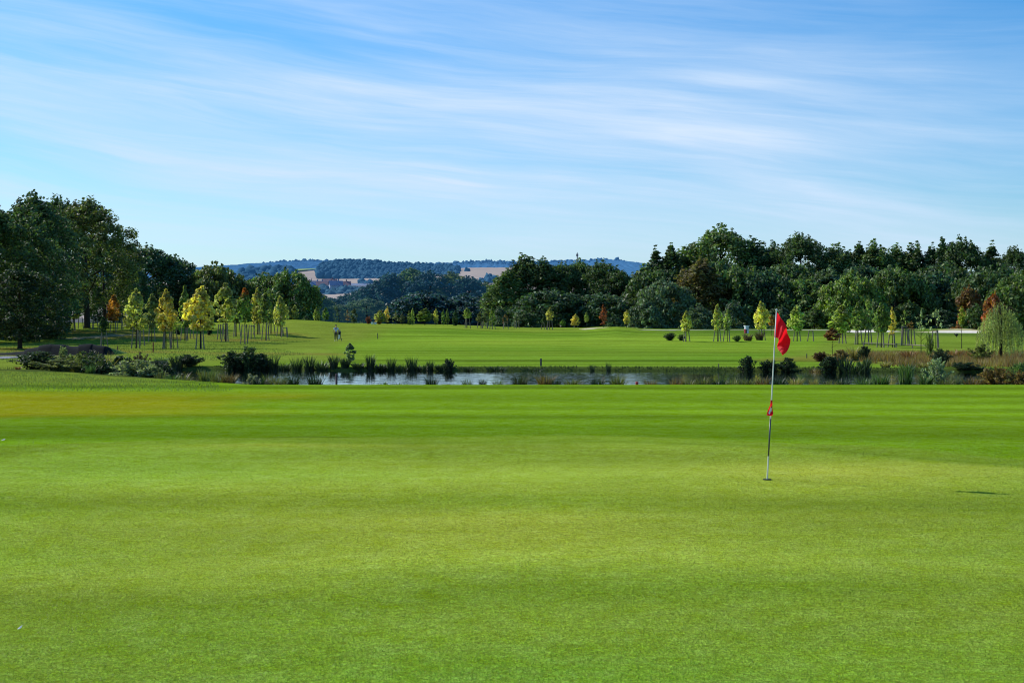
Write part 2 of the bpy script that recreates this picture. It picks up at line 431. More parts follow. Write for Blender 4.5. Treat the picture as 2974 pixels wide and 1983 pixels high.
def trunk_mesh(name, seed, H, R, mat, limbs=7, spread=.3, hb=.3):
    rng = random.Random(seed); b = MB()
    lean = rng.uniform(-.02, .02) * H
    b.tube([(0, 0, -.3), (0, 0, .02 * H), (lean * .3, 0, .25 * H), (lean, lean * .5, .55 * H), (lean * 1.4, 0, .92 * H)], [R * 1.35, R * 1.1, R * .85, R * .5, R * .1], 9)
    for i in range(limbs):
        h = H * (hb + (.85 - hb) * i / limbs); a = rng.uniform(0, 6.28); L = H * spread * rng.uniform(.6, 1.1) * (1 - .4 * i / limbs)
        d = Vector((math.cos(a), math.sin(a), 0))
        b.tube([Vector((lean * .6, 0, h)), Vector((lean * .6, 0, h + L * .35)) + d * L * .5, Vector((lean * .6, 0, h + L * .8)) + d * L], [R * .45, R * .28, R * .06], 6)
    return b.mesh(name, mat, smooth=True)
def p_round(h, a): return (np.sin(np.pi * np.clip(h * .86 + .14, 0, 1) ** 1.0)) ** .62
def p_oak(h, a): return (np.clip(1 - (abs(h - .38) / .64) ** 2.6, 0, 1)) ** .6 * (1 + .16 * np.sin(3 * a + 1))
def p_alder(h, a): return np.clip(1.02 - h, 0, 1) ** .42 * (.75 + .35 * min(1, h * 6)) * (1 + .18 * np.sin(2 * a + 4 * h))
def p_spire(h, a): return np.clip(1.0 - h, 0, 1) ** .85 * 1.05
def p_young(h, a): return (np.sin(np.pi * (h * .84 + .10))) ** .8 * (1 + .12 * np.sin(2 * a + 5 * h))
def p_col(h, a): return (np.sin(np.pi * (h * .92 + .06))) ** .5
def p_bush(h, a): return np.clip(1 - h ** 2.0, 0, 1) ** .6 * (.8 + .3 * np.sin(2 * a + 5 * h))
def p_scrub(h, a): return np.clip(1.02 - h ** 1.3, 0, 1) ** .7 * (.75 + .4 * np.sin(3 * a + 4 * h))

KIND = {}
def kind(key, n, H, W, TR, make_crown, trunk):
    KIND[key] = (H, W, [make_crown(i) for i in range(n)], [trunk(i) for i in range(n)])
kind('oak', 4, 20, 15, .45, lambda i: crown_mesh('oak_crown', 100 + i, 20, 15, p_oak, 280, 95, .28, 1.4, M['leaf'], .03, 1.0, .40, 22),
     lambda i: trunk_mesh('oak_trunk', i, 17, .42, M['bark']))
kind('tall', 2, 20, 14, .45, lambda i: crown_mesh('tall_crown', 140 + i, 20, 14, p_oak, 250, 140, .18, 1.1, M['leaf'], .18, 1.0, .28, 44),
     lambda i: trunk_mesh('tall_trunk', 20 + i, 18, .36, M['bark']))
kind('big', 2, 20, 18, .45, lambda i: crown_mesh('big_crown', 170 + i, 20, 18, p_oak, 420, 170, .18, 1.15, M['leaf'], .03, 1.0, .30, 46),
     lambda i: trunk_mesh('big_trunk', 35 + i, 17, .42, M['bark']))
kind('broad', 4, 9, 13, .4, lambda i: crown_mesh('broad_crown', 180 + i, 9, 13, p_oak, 240, 90, .28, 1.25, M['leaf'], .02, .9, .35, 10),
     lambda i: trunk_mesh('broad_trunk', 30 + i, 7.5, .3, M['bark'], 8, .5))
kind('alder', 5, 20, 9, .35, lambda i: crown_mesh('alder_crown', 200 + i, 20, 9, p_alder, 300, 80, .27, 1.15, M['leaf'], .02, 1.15, .35, 20, .6, .55, .87),
     lambda i: trunk_mesh('alder_trunk', 40 + i, 18, .3, M['bark'], 6, .2))
kind('spire', 2, 20, 8, .35, lambda i: crown_mesh('spire_crown', 240 + i, 20, 8, p_spire, 190, 80, .29, 1.2, M['leaf'], .02, .5, .35, 3, .6, .6),
     lambda i: trunk_mesh('spire_trunk', 60 + i, 19, .3, M['bark'], 4, .15))
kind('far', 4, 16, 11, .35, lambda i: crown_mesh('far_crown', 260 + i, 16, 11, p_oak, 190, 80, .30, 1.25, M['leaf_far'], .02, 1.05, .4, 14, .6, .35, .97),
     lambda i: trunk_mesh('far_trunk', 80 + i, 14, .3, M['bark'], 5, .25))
kind('bush', 4, 4, 5, .1, lambda i: crown_mesh('bush_crown', 300 + i, 4, 5, p_bush, 80, 90, .16, .62, M['leaf'], .02, .8, .35, 5),
     lambda i: trunk_mesh('bush_stem', 90 + i, 3, .07, M['bark'], 6, .35, .05))
kind('young', 6, 3.6, 1.9, .05, lambda i: crown_mesh('young_crown', 330 + i, 3.6, 1.9, p_young, 90, 22, .145, .25, M['maple'], .0, 1.0, .2, 12, .75, .22, .90),
     lambda i: trunk_mesh('young_trunk', 110 + i, 4.0, .045, M['bark'], 8, .16, .2))
kind('column', 3, 3.4, .75, .05, lambda i: crown_mesh('column_crown', 350 + i, 3.4, .75, p_col, 60, 24, .10, .2, M['maple'], .0, 1.1, .25, 2, .75),
     lambda i: trunk_mesh('column_trunk', 120 + i, 3.6, .04, M['bark'], 6, .08, .2))
kind('sparse', 3, 3.0, 2.2, .05, lambda i: crown_mesh('sparse_crown', 370 + i, 3.0, 2.2, p_young, 16, 10, .12, .34, M['maple'], .0, .85, .4, 2, .75),
     lambda i: trunk_mesh('sparse_trunk', 130 + i, 3.6, .04, M['bark'], 8, .25, .3))
H0, W0, cm, tm = KIND['young']
turning = []
for k in range(2):
    c = crown_mesh('turning_crown', 390 + k, 3.6, 1.9, p_young, 90, 22, .145, .25, M['maple_turning'], .0, 1.0, .2, 12, .75, .22, .90); turning.append(c)
KIND['turning'] = (H0, W0, turning, tm[:2])

COUNT = {}
def tree(name, cat, label, kd, base, H, W, col, group, rz=None, clear=0.0):
    """an Empty at the foot, trunk and crown as parts; clear = height of the bare stem"""
    H0, W0, cms, tms = KIND[kd]
    i = COUNT.get(kd, 0); COUNT[kd] = i + 1
    k = i % len(cms)
    t = thing(name, label, cat, base, random.uniform(0, 6.28) if rz is None else rz, group)
    c = link('crown', cms[k], t, col)
    c.scale = (W / W0, W / W0, (H - clear) / H0); c.location = (0, 0, clear)
    tr = link('trunk', tms[k], t)
    f = H / (H0 if clear == 0 else H0 * 1.12)
    tr.scale = (max(W / W0, f * .8), max(W / W0, f * .8), f)
    return t

# greens of the woods
DK = (.084, .128, .038); DB = (.072, .122, .052); MG = (.140, .198, .050); LG = (.190, .255, .045); OL = (.150, .175, .050); BL = (.040, .105, .115); GG = (.145, .200, .095)  # BL is blued to carry the haze over the distant trees

BIG = [  # label, u, vtop, width_px, Y, kind, colour
 ('huge dark tree cut off by the left edge of the picture', -70, 566, 330, 150, 'big', DK),
 ('tall dark tree with an open lacy top, second from the left edge', 95, 550, 225, 163, 'tall', DK),
 ('lacy-topped tree between the tall open-topped one and the sunlit-topped one', 168, 560, 190, 224, 'tall', (.075, .115, .036)),
 ('dark tree filling in low between the two tallest trees at left', 30, 655, 220, 172, 'big', DB),
 ('dark tree with dense round shoulder behind the sunlit-topped tree', 305, 668, 150, 200, 'tall', DK),
 ('blue-green round tree topping the gap left of the staked maples', 425, 703, 175, 235, 'oak', DB),
 ('blue-green tree stepping down right of the round blue-green one', 510, 737, 120, 240, 'oak', DB),
 ('dark low tree tucked under the tall left group at its right', 360, 745, 120, 222, 'oak', DB),
 ('olive bushy tree with ragged top behind the tallest yellow maple', 625, 757, 140, 236, 'oak', OL),
 ('small dark tree joining the olive tree to the blue-green ones', 565, 790, 110, 244, 'oak', DB),
 ('dark tree filling the gap behind the orange-topped maple', 700, 806, 120, 242, 'oak', DB),
 ('green oak with leaning left half, left of the hayfield', 765, 789, 120, 240, 'oak', MG),
 ('round green oak standing against the tan hill field', 838, 775, 130, 236, 'oak', MG),
 ('dark small round tree at the foot of the green oak', 908, 848, 95, 300, 'far', DK),
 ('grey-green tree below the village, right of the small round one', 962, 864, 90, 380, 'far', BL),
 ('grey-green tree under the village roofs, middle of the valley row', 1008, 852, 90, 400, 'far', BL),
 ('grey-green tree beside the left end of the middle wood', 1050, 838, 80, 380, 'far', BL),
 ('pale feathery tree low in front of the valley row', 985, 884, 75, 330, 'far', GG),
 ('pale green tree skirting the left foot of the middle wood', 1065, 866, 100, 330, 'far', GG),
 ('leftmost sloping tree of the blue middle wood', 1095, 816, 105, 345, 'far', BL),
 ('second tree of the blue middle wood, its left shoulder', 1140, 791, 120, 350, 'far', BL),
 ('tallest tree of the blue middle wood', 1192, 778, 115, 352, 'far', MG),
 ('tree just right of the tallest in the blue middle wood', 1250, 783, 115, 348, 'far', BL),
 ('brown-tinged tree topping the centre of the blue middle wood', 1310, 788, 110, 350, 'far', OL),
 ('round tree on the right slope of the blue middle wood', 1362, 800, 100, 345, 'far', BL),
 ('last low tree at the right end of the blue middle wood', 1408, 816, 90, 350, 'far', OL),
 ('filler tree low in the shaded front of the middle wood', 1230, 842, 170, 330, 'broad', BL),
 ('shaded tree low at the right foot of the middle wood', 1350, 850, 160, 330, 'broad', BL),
 ('tree on the left shoulder of the central dark wood', 1470, 778, 105, 285, 'alder', MG),
 ('pointed tallest tree at left of the central dark wood', 1526, 733, 125, 290, 'alder', DK),
 ('forked-top tree right of the pointed one in the central wood', 1578, 744, 105, 288, 'alder', DK),
 ('flat-topped tree in the middle of the central dark wood', 1632, 754, 115, 290, 'oak', DK),
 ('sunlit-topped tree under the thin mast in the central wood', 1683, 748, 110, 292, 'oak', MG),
 ('round tree at right of the central wood, beside the blue hill', 1746, 748, 120, 288, 'oak', DK),
 ('stepped tree sloping into the gap with the blue hill', 1788, 770, 105, 285, 'oak', DK),
 ('low tree closing the gap under the blue hill', 1828, 800, 100, 290, 'oak', DB),
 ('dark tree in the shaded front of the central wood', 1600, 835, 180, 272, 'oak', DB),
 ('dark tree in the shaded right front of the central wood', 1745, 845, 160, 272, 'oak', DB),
 ('leftmost tree of the right wood, edging the blue hill gap', 1872, 762, 105, 285, 'alder', MG),
 ('spiky fir-like top at the left end of the right wood', 1906, 712, 105, 292, 'spire', DK),
 ('dark tree with blunt spikes, next after the spiky left top', 1955, 703, 115, 292, 'alder', DK),
 ('dark tree left of the broad sunlit tallest tree', 2012, 704, 95, 294, 'alder', DK),
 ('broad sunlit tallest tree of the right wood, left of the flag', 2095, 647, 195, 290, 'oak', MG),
 ('dark tree with three spikes on the right of the broad tallest tree', 2192, 684, 125, 290, 'alder', DK),
 ('dark sloping tree between the three spikes and the open-branched tree', 2250, 696, 110, 294, 'alder', DB),
 ('open-branched dark tree on the skyline right above the red flag', 2322, 670, 185, 288, 'tall', DK),
 ('first of the level row of tops right of the open-branched tree', 2428, 704, 120, 292, 'alder', MG),
 ('second of the level row of tops right of the open-branched tree', 2490, 699, 110, 294, 'alder', DK),
 ('third of the level row of tops, slightly the highest', 2544, 693, 120, 290, 'alder', MG),
 ('fourth of the level row of tops, a rounded one', 2600, 704, 110, 292, 'alder', MG),
 ('fifth of the level row of tops, with three small spikes', 2652, 699, 120, 290, 'alder', DK),
 ('dark tree with one sharp spike left of the bulging top at right', 2735, 689, 115, 288, 'alder', DK),
 ('dark bulging tree top, highest near the right edge', 2793, 680, 140, 286, 'oak', DK),
 ('tree with twin thin spikes near the right edge', 2880, 697, 115, 288, 'spire', DK),
 ('layered dark tree with sky gaps at the right edge skyline', 2945, 711, 130, 284, 'tall', DK),
 ('bright green tree cut off by the right edge behind the willow', 3000, 765, 165, 205, 'oak', MG),
 ('brown-olive tree hanging down the left side of the right wood', 2030, 742, 140, 262, 'alder', (.170, .135, .045)),
 ('grey-green tree standing in front, left end of right wood', 1930, 802, 125, 255, 'oak', GG),
 ('mid-green tree in front below the broad tallest tree', 2140, 765, 150, 262, 'oak', MG),
 ('dark blue-green tree in front below the three-spiked tree', 2225, 775, 140, 260, 'oak', DB),
 ('grey-green tree in front below the open-branched tree', 2330, 798, 155, 258, 'oak', MG),
 ('thin grey-green tree left of the rounded yellow-green one', 2405, 770, 110, 262, 'alder', GG),
 ('rounded yellow-green tree with a sunlit left flank', 2475, 784, 140, 236, 'oak', LG),
 ('green tree in front, right of the rounded yellow-green one', 2600, 765, 150, 255, 'oak', MG),
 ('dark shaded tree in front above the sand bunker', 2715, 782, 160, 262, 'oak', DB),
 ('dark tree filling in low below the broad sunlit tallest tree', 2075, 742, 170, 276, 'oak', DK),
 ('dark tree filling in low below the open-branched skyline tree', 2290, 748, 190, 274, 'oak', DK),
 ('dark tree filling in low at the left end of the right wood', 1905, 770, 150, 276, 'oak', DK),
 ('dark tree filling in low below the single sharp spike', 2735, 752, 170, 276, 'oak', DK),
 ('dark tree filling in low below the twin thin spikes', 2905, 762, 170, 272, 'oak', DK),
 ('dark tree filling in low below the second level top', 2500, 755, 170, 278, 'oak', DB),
 ('russet bushy tree left of the orange one', 2815, 826, 90, 215, 'bush', (.27, .12, .035)),
 ('bright orange bushy tree above the willow', 2886, 844, 74, 190, 'bush', (.46, .13, .030)),
 ('dark tree behind the russet and orange bushy trees', 2860, 775, 150, 250, 'oak', DK),
]
WOODS = 'tall trees around the golf course'
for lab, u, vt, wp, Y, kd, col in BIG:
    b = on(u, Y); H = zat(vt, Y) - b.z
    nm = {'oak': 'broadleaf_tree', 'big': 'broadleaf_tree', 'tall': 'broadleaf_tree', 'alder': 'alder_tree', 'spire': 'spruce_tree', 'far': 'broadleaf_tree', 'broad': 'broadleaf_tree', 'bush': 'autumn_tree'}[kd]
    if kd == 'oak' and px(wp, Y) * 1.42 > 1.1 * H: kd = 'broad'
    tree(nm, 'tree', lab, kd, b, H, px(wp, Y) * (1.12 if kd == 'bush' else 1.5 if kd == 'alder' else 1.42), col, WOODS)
# the two left trees whose trunks show
b = hit(253, 953); tree('broadleaf_tree', 'tree', 'big tree with sunlit yellow-green top and a bare dark trunk at left', 'tall', b, zat(566, b.y) - b.z, px(330, b.y), (.135, .155, .038), WOODS, 1.0, 1.2)
b = hit(58, 1013); tree('broadleaf_tree', 'tree', 'nearest dark tree at left, its slanting trunk beside the dark bank', 'oak', b, zat(765, b.y) - b.z, px(235, b.y), (.046, .070, .020), WOODS, 2.0, .9)

BUSH = [  # label, u, vtop, width, Y, colour
 ('grey-green bush at the left foot of the right wood', 1885, 868, 95, 236, GG),
 ('grey leafy bush behind the first staked tree right of the bunker', 2030, 880, 115, 232, GG),
 ('grey leafy bush left of the white-topped tee post', 2130, 872, 110, 236, GG),
 ('grey bush right behind the red flag', 2265, 886, 110, 236, GG),
 ('dark bush behind the yellow maple right of the flag', 2365, 890, 110, 236, MG),
 ('green bush between the broad yellow tree and the slender tree', 2540, 868, 100, 226, MG),
 ('green bush above the left end of the right sand bunker', 2640, 872, 110, 238, MG),
 ('dark bush above the middle of the right sand bunker', 2740, 895, 120, 238, DB),
 ('leafy green bush left of the willow', 2835, 880, 90, 205, MG),
 ('dark bush under the central wood, right of the red columnar tree', 1785, 915, 70, 226, DB),
 ('sunlit grey-green bush under the right end of the central wood', 1850, 880, 70, 238, GG),
 ('dark bush under the pointed tree of the central wood', 1530, 905, 90, 250, DK),
 ('bush at the left foot of the central wood', 1450, 890, 70, 250, GG),
 ('low bush on the left mound, left of its staked saplings', 890, 915, 26, 214, GG),
]
for lab, u, vt, wp, Y, col in BUSH:
    b = on(u, Y); tree('bush', 'bush', lab, 'bush', b, zat(vt, Y) - b.z, px(wp, Y) * 1.1, col, 'bushes at the edge of the woods')

# ------------------------------------------------------------------ planted young trees and their stakes
sk = random.Random(3)
def stake_mesh():
    b = MB(); b.tube([(0, 0, -.25), (0, 0, 1), ], [.050, .044], 7); return b.mesh('stake', M['stake'])
STK = stake_mesh()
def rail_mesh():
    b = MB(); b.box(0, 0, 0, 1, .03, .07); return b.mesh('rail', M['stake'])
RAIL = rail_mesh()
def stakes(label, base, h, rad, n=3):
    t = thing('tree_stakes', label, 'tree stakes', base, sk.uniform(0, 6.28), 'wooden stakes round the young trees')
    tops = []
    for k in range(n):
        a = 2 * math.pi * k / n
        p0 = Vector((math.cos(a) * rad, math.sin(a) * rad, 0)); p1 = p0 * .62 + Vector((0, 0, h))
        s = link('stake', STK, t); d = p1 - p0
        s.location = p0; s.rotation_euler = d.to_track_quat('Z', 'Y').to_euler(); s.scale = (1.15, 1.15, d.length)
        tops.append(p1)
    for k in range(n):
        a, c = tops[k], tops[(k + 1) % n]
        r = link('rail', RAIL, t); r.location = (a + c) / 2 + Vector((0, 0, -.12)); d = c - a
        r.rotation_euler = (0, 0, math.atan2(d.y, d.x)); r.scale = (d.length * 1.08, 1, 1)
    return t

YG = (.60, .56, .16); YL = (.78, .62, .18); OR = (.62, .27, .055); RD = (.42, .11, .045); GR = (.25, .32, .075); PG = (.40, .44, .13); DG = (.075, .115, .040); BR = (.25, .13, .045); GY = (.20, .22, .11)
# short name, rest of label, u, vtop, vcrown-bottom, vbase, width, kind, colour, staked
YOUNG = [
 ('pale yellow maple', 'half behind the nearest dark left tree', 212, 852, 925, 961, 48, 'young', YL, 1),
 ('small orange-leaved maple', 'alone left of the staked grove', 331, 857, 930, 965, 40, 'young', OR, 1),
 ('tiny dark sapling', 'rising from stakes behind the dark bank', 300, 920, 965, 1005, 24, 'young', DG, 1),
 ('twin-topped yellow-green maple', 'first big one of the left grove', 395, 840, 955, 1012, 58, 'young', YG, 1),
 ('dull green maple', 'just behind the twin-topped one', 441, 855, 950, 993, 42, 'young', (.30, .34, .12), 1),
 ('orange and yellow maple', 'in the left grove before the dark bar of shade', 482, 842, 960, 1013, 52, 'young', (.72, .52, .13), 1),
 ('low yellow-green sapling', 'right beside the orange and yellow maple', 503, 905, 957, 1011, 34, 'young', YG, 1),
 ('slim dark-green maple', 'left of the biggest golden maple', 537, 829, 948, 990, 30, 'young', GR, 1),
 ('biggest golden maple', 'in the middle of the left grove', 582, 833, 958, 1014, 74, 'young', YL, 1),
 ('tall lime-yellow maple', 'right of the golden one, ragged tip', 655, 823, 932, 992, 54, 'young', YG, 1),
 ('small green maple', 'between the lime-yellow and orange-topped ones', 687, 885, 938, 978, 30, 'young', GR, 1),
 ('orange-topped green maple', 'in the right half of the left grove', 710, 837, 934, 999, 44, 'turning', GR, 1),
 ('full yellow maple', 'right of the orange-topped one', 748, 838, 938, 972, 40, 'young', YG, 1),
 ('dark green maple', 'overlapping the full yellow one', 772, 850, 935, 989, 34, 'young', GR, 1),
 ('small lime maple', 'left of the last tall maple of the grove', 788, 888, 938, 970, 26, 'young', PG, 1),
 ('last tall lime maple', 'at the right end of the left grove', 815, 860, 945, 977, 36, 'young', YG, 1),
 ('grey-green sapling', 'on the mound just past the grove', 838, 892, 928, 940, 18, 'young', GY, 0),
 ('pale bushy sapling', 'on the mound, second past the grove', 857, 886, 928, 938, 24, 'young', PG, 0),
 ('light green sapling', 'on the mound crest left of the walker', 920, 893, 930, 936, 18, 'young', PG, 0),
 ('leaning green sapling', 'on the mound crest nearer the walker', 946, 893, 928, 941, 18, 'young', GR, 0),
 ('dark bare-looking sapling', 'directly above the walker', 976, 880, 935, 950, 16, 'sparse', DG, 0),
 ('thin brownish sapling', 'first right of the walker', 1009, 897, 930, 946, 16, 'sparse', BR, 0),
 ('thin twin-stemmed sapling', 'second right of the walker', 1028, 896, 935, 948, 16, 'column', GY, 0),
 ('sunlit shrubby tree', 'behind the orange shrub and white boxes', 1104, 902, 935, 945, 30, 'young', YG, 0),
 ('slender yellow tree', 'right beside the orange shrub', 1124, 890, 935, 949, 12, 'column', YL, 0),
 ('dull sapling', 'right of the slender yellow tree', 1148, 906, 938, 948, 18, 'sparse', GY, 0),
 ('dull thin sapling', 'left of the pair of narrow columns', 1168, 911, 936, 948, 12, 'column', GY, 0),
 ('narrow dark column', 'left one of the pair of narrow columns', 1189, 902, 942, 946, 10, 'column', GR, 0),
 ('narrow sunlit column', 'right one of the pair of narrow columns', 1198, 895, 942, 946, 10, 'column', YG, 0),
 ('wide low green tree', 'spreading on several stems mid fairway end', 1234, 895, 933, 944, 42, 'young', GR, 0),
 ('pointed yellow column', 'right of the wide low tree', 1266, 896, 938, 944, 11, 'column', YL, 0),
 ('first slim green column', 'left of two equal slim columns', 1287, 899, 940, 945, 9, 'column', GR, 0),
 ('second slim green column', 'right of two equal slim columns', 1299, 897, 940, 944, 9, 'column', GR, 0),
 ('needle-thin dark column', 'with a skirt of low growth', 1322, 901, 945, 949, 12, 'column', DG, 0),
 ('round-headed lime tree', 'standing clear before the blue middle wood', 1357, 893, 923, 953, 21, 'young', PG, 1),
 ('grey sapling', 'leftmost of three under the central wood edge', 1395, 906, 935, 953, 20, 'young', GY, 1),
 ('greyer sapling', 'rightmost of three under the central wood edge', 1411, 908, 935, 953, 16, 'young', GY, 1),
 ('tall thin sapling', 'against the left edge of the central wood', 1430, 890, 945, 956, 14, 'column', GR, 1),
 ('brownish sapling', 'in shade right of the tall thin one', 1467, 912, 938, 955, 20, 'sparse', BR, 1),
 ('dim sapling', 'in shade before the pointed tall tree', 1500, 905, 935, 953, 18, 'sparse', GY, 1),
 ('dark sapling', 'left of the lit lime sapling at centre', 1580, 918, 945, 957, 16, 'young', DG, 1),
 ('lit lime sapling', 'in front of the central dark wood', 1597, 893, 930, 958, 20, 'young', YG, 1),
 ('short dim sapling', 'left of the small golden round tree', 1635, 928, 945, 953, 14, 'young', GR, 0),
 ('small golden round tree', 'left of the little sand bunker', 1671, 912, 944, 952, 22, 'young', YL, 1),
 ('pale little sapling', 'above the little sand bunker', 1703, 907, 935, 951, 12, 'young', PG, 0),
 ('red-leaved columnar tree', 'right above the little sand bunker', 1753, 885, 942, 950, 17, 'column', RD, 0),
 ('yellow columnar sapling', 'beside the mound at the central wood right end', 1820, 900, 940, 950, 15, 'column', YL, 0),
 ('pale yellow staked tree', 'first one right of the far fairway', 1993, 903, 962, 992, 30, 'young', YG, 1),
 ('yellow-green staked tree', 'second one right of the far fairway', 2084, 884, 958, 992, 27, 'young', YG, 1),
 ('dim lime staked tree', 'left of the tee post', 2113, 897, 958, 992, 20, 'young', PG, 1),
 ('bright yellow staked tree', 'just left of the red flag', 2212, 876, 955, 988, 38, 'young', YL, 1),
 ('little orange sapling', 'touching the red flag from behind', 2240, 915, 945, 975, 20, 'young', OR, 0),
 ('full yellow staked tree', 'just right of the red flag', 2315, 888, 960, 991, 46, 'young', YG, 1),
 ('tiny red-brown tree', 'on a tall thin stem above the dark reeds', 2417, 953, 988, 1040, 42, 'young', (.30, .12, .05), 0),
 ('broad yellow-green tree', 'spreading above the tiny red-brown one', 2447, 886, 965, 998, 62, 'young', PG, 1),
 ('dense green staked tree', 'right of the broad yellow-green one', 2492, 878, 958, 1001, 40, 'young', GR, 1),
 ('slender pale staked tree', 'with a thin tip, left of the leafy pair', 2522, 859, 958, 1002, 18, 'column', PG, 1),
 ('leafy green staked tree', 'left of the narrow yellow one', 2560, 880, 964, 1009, 40, 'young', GR, 1),
 ('narrow yellow staked tree', 'right of the leafy green one', 2592, 892, 972, 1009, 18, 'column', YL, 1),
 ('faint green staked tree', 'before the middle of the right bunker', 2625, 897, 950, 1003, 24, 'sparse', GR, 1),
 ('round brown staked tree', 'low against the right sand bunker', 2647, 932, 957, 1003, 30, 'sparse', BR, 1),
 ('sparse pale-leaved tree', 'open branched, over the right bunker left part', 2675, 898, 958, 1035, 34, 'sparse', (.42, .44, .26), 0),
 ('sparse pale twiggy tree', 'open branched, over the right bunker centre', 2718, 896, 962, 1011, 38, 'sparse', (.40, .40, .26), 1),
 ('yellow pole-like tree', 'on a long bare stem left of the willow', 2793, 888, 940, 1012, 15, 'column', (.45, .38, .05), 0),
]
for short, rest, u, vt, vb, v0, wp, kd, col, st in YOUNG:
    b = hit(u, v0) if v0 > 951 else on(u, 216 if u > 1000 else 212)
    Y = b.y
    H = zat(vt, Y) - b.z; cl = max(0.05, zat(vb, Y) - b.z)
    col = tuple(c * random.uniform(.9, 1.1) for c in col)
    tree('young_tree', 'young tree', f'{short} {rest}', kd, b, H, px(wp, Y) * 1.12, col, 'young trees planted beside the fairways', None, cl)
    if st:
        stakes(f'wooden stake tripod holding the {short}', b, min(max(cl + .12, 1.1), 2.0), .42 if Y < 150 else .48)
EXTRA = [('lone wooden stakes without a tree right of the flag', 2357, 991, 1.25), ('stakes set close left of the round brown staked tree', 2630, 1003, 1.6),
         ('second tripod left of the lime-yellow maple, closer to the dark bar', 641, 986, 1.7), ('stakes at the back of the grove left of the full yellow maple', 730, 985, 1.6),
         ('stakes at back beneath the slim dark-green maple', 553, 984, 1.6), ('stakes left of the twin-topped maple, slightly behind', 408, 1004, 1.7),
         ('stakes in front right under the last lime maple', 829, 980, 1.2), ('far stakes beside the bare trunk at left', 232, 955, 1.6),
         ('far stakes right of the bare trunk at left', 275, 956, 1.6), ('far stakes left of the twin-topped maple', 350, 957, 1.6)]
for lab, u, v, h in EXTRA: stakes(lab, hit(u, v), h, .45)

ft = thing('rail_fence', 'low wooden rail running between the stakes above the brown meadow', 'fence', hit(2508, 1006))
o0 = Vector(ft.location); fp = [hit(u, v) for u, v in ((2508, 1006), (2556, 1008), (2604, 1010), (2650, 1012), (2692, 1015))]
for p in fp:
    m = MB(); q = p - o0; m.tube([(q.x, q.y, q.z - .2), (q.x, q.y, q.z + .42)], .045, 7); m.build('fence_post', M['stake'], ft)
for a, c in zip(fp[:-1], fp[1:]):
    m = MB(); m.tube([a - o0 + Vector((0, 0, .33)), c - o0 + Vector((0, 0, .33))], .035, 6); m.build('rail', M['stake'], ft)

# ------------------------------------------------------------------ reeds, tussocks and waterside shrubs
def reed_mesh(name, seed, n, H, R, wid, arch, mat, heads=0):
    rng = np.random.default_rng(seed)
    V = []; Fc = []
    a = rng.uniform(0, 2 * np.pi, n); r0 = R * .45 * np.sqrt(rng.uniform(0, 1, n)); h = H * (1 - .6 * rng.uniform(0, 1, n) ** 1.2) * (1 - .35 * (r0 / R))
    out = arch * rng.uniform(.2, 1.2, n) * h; az = a + rng.normal(0, .7, n); fa = rng.uniform(0, 2 * np.pi, n)
    ts = (0, .4, .75, 1)
    for i in range(n):
        b = len(V)
        side = np.array([np.cos(fa[i]), np.sin(fa[i]), 0]) * wid
        for j, t in enumerate(ts):
            p = np.array([r0[i] * np.cos(a[i]) + np.cos(az[i]) * out[i] * t * t, r0[i] * np.sin(a[i]) + np.sin(az[i]) * out[i] * t * t, h[i] * (t - .22 * arch * t ** 3) - .1])
            w = (1, .9, .6, .08)[j]
            V.append(p - side * w); V.append(p + side * w)
        for j in range(3): Fc.append((b + 2 * j, b + 2 * j + 1, b + 2 * j + 3, b + 2 * j + 2))
    V = np.array(V); V[:, 2] *= 1.0 / V[:, 2].max()
    return mesh_np(name, V, np.array(Fc), mat, 4)
REED = [reed_mesh('reed_blades', 500 + i, 150, 1.0, .55, .020, .45, M['blade']) for i in range(4)]
TUSS = [reed_mesh('tussock_blades', 520 + i, 230, 1.0, .75, .024, .75, M['blade']) for i in range(4)]
BROAD = [reed_mesh('broad_blades', 540 + i, 140, 1.0, .6, .040, .45, M['blade']) for i in range(3)]
def shrub_mesh(name, seed, stems, per, leaf, asp, spread, scat, mat):
    """arching leafy stems from one foot: an irregular, open outline"""
    rng = np.random.default_rng(seed); P = []; D = []
    for k in range(stems):
        az = rng.uniform(0, 2 * np.pi); ln = spread * rng.uniform(.05, 1); h = (1 - .55 * rng.uniform(0, 1) ** 1.5) * (1 - .45 * (ln / spread) ** 2)
        r0 = rng.uniform(0, .25) * spread; q = r0 * np.array([np.cos(az + 1), np.sin(az + 1)])
        t = rng.uniform(.02, 1, per) ** .85
        bx = q[0] + np.cos(az) * ln * t ** 1.3; by = q[1] + np.sin(az) * ln * t ** 1.3; bz = h * (1 - (1 - t) ** 1.6)
        sc_ = scat * (1.15 - .75 * t)
        P.append(np.stack([bx + rng.normal(0, 1, per) * sc_, by + rng.normal(0, 1, per) * sc_, np.abs(bz + rng.normal(0, .6, per) * sc_)], 1))
        d = rng.normal(size=(per, 3)); d[:, 2] += .8; D.append(d)
    P = np.concatenate(P); D = np.concatenate(D); D /= np.linalg.norm(D, axis=1, keepdims=True)
    P[:, 2] /= np.percentile(P[:, 2], 99.7)
    return mesh_np(name, leaf_quads(P, D, leaf, asp, rng), np.arange(len(P) * 4).reshape(-1, 4), mat, 4)
WATERB = [shrub_mesh('waterside_bush_leaves', 560 + i, 44, 120, .040, .6, .72, .10, M['leaf']) for i in range(5)]
SHRUBW = [shrub_mesh('willow_scrub_leaves', 580 + i, 38, 100, .052, .38, .72, .075, M['maple']) for i in range(4)]
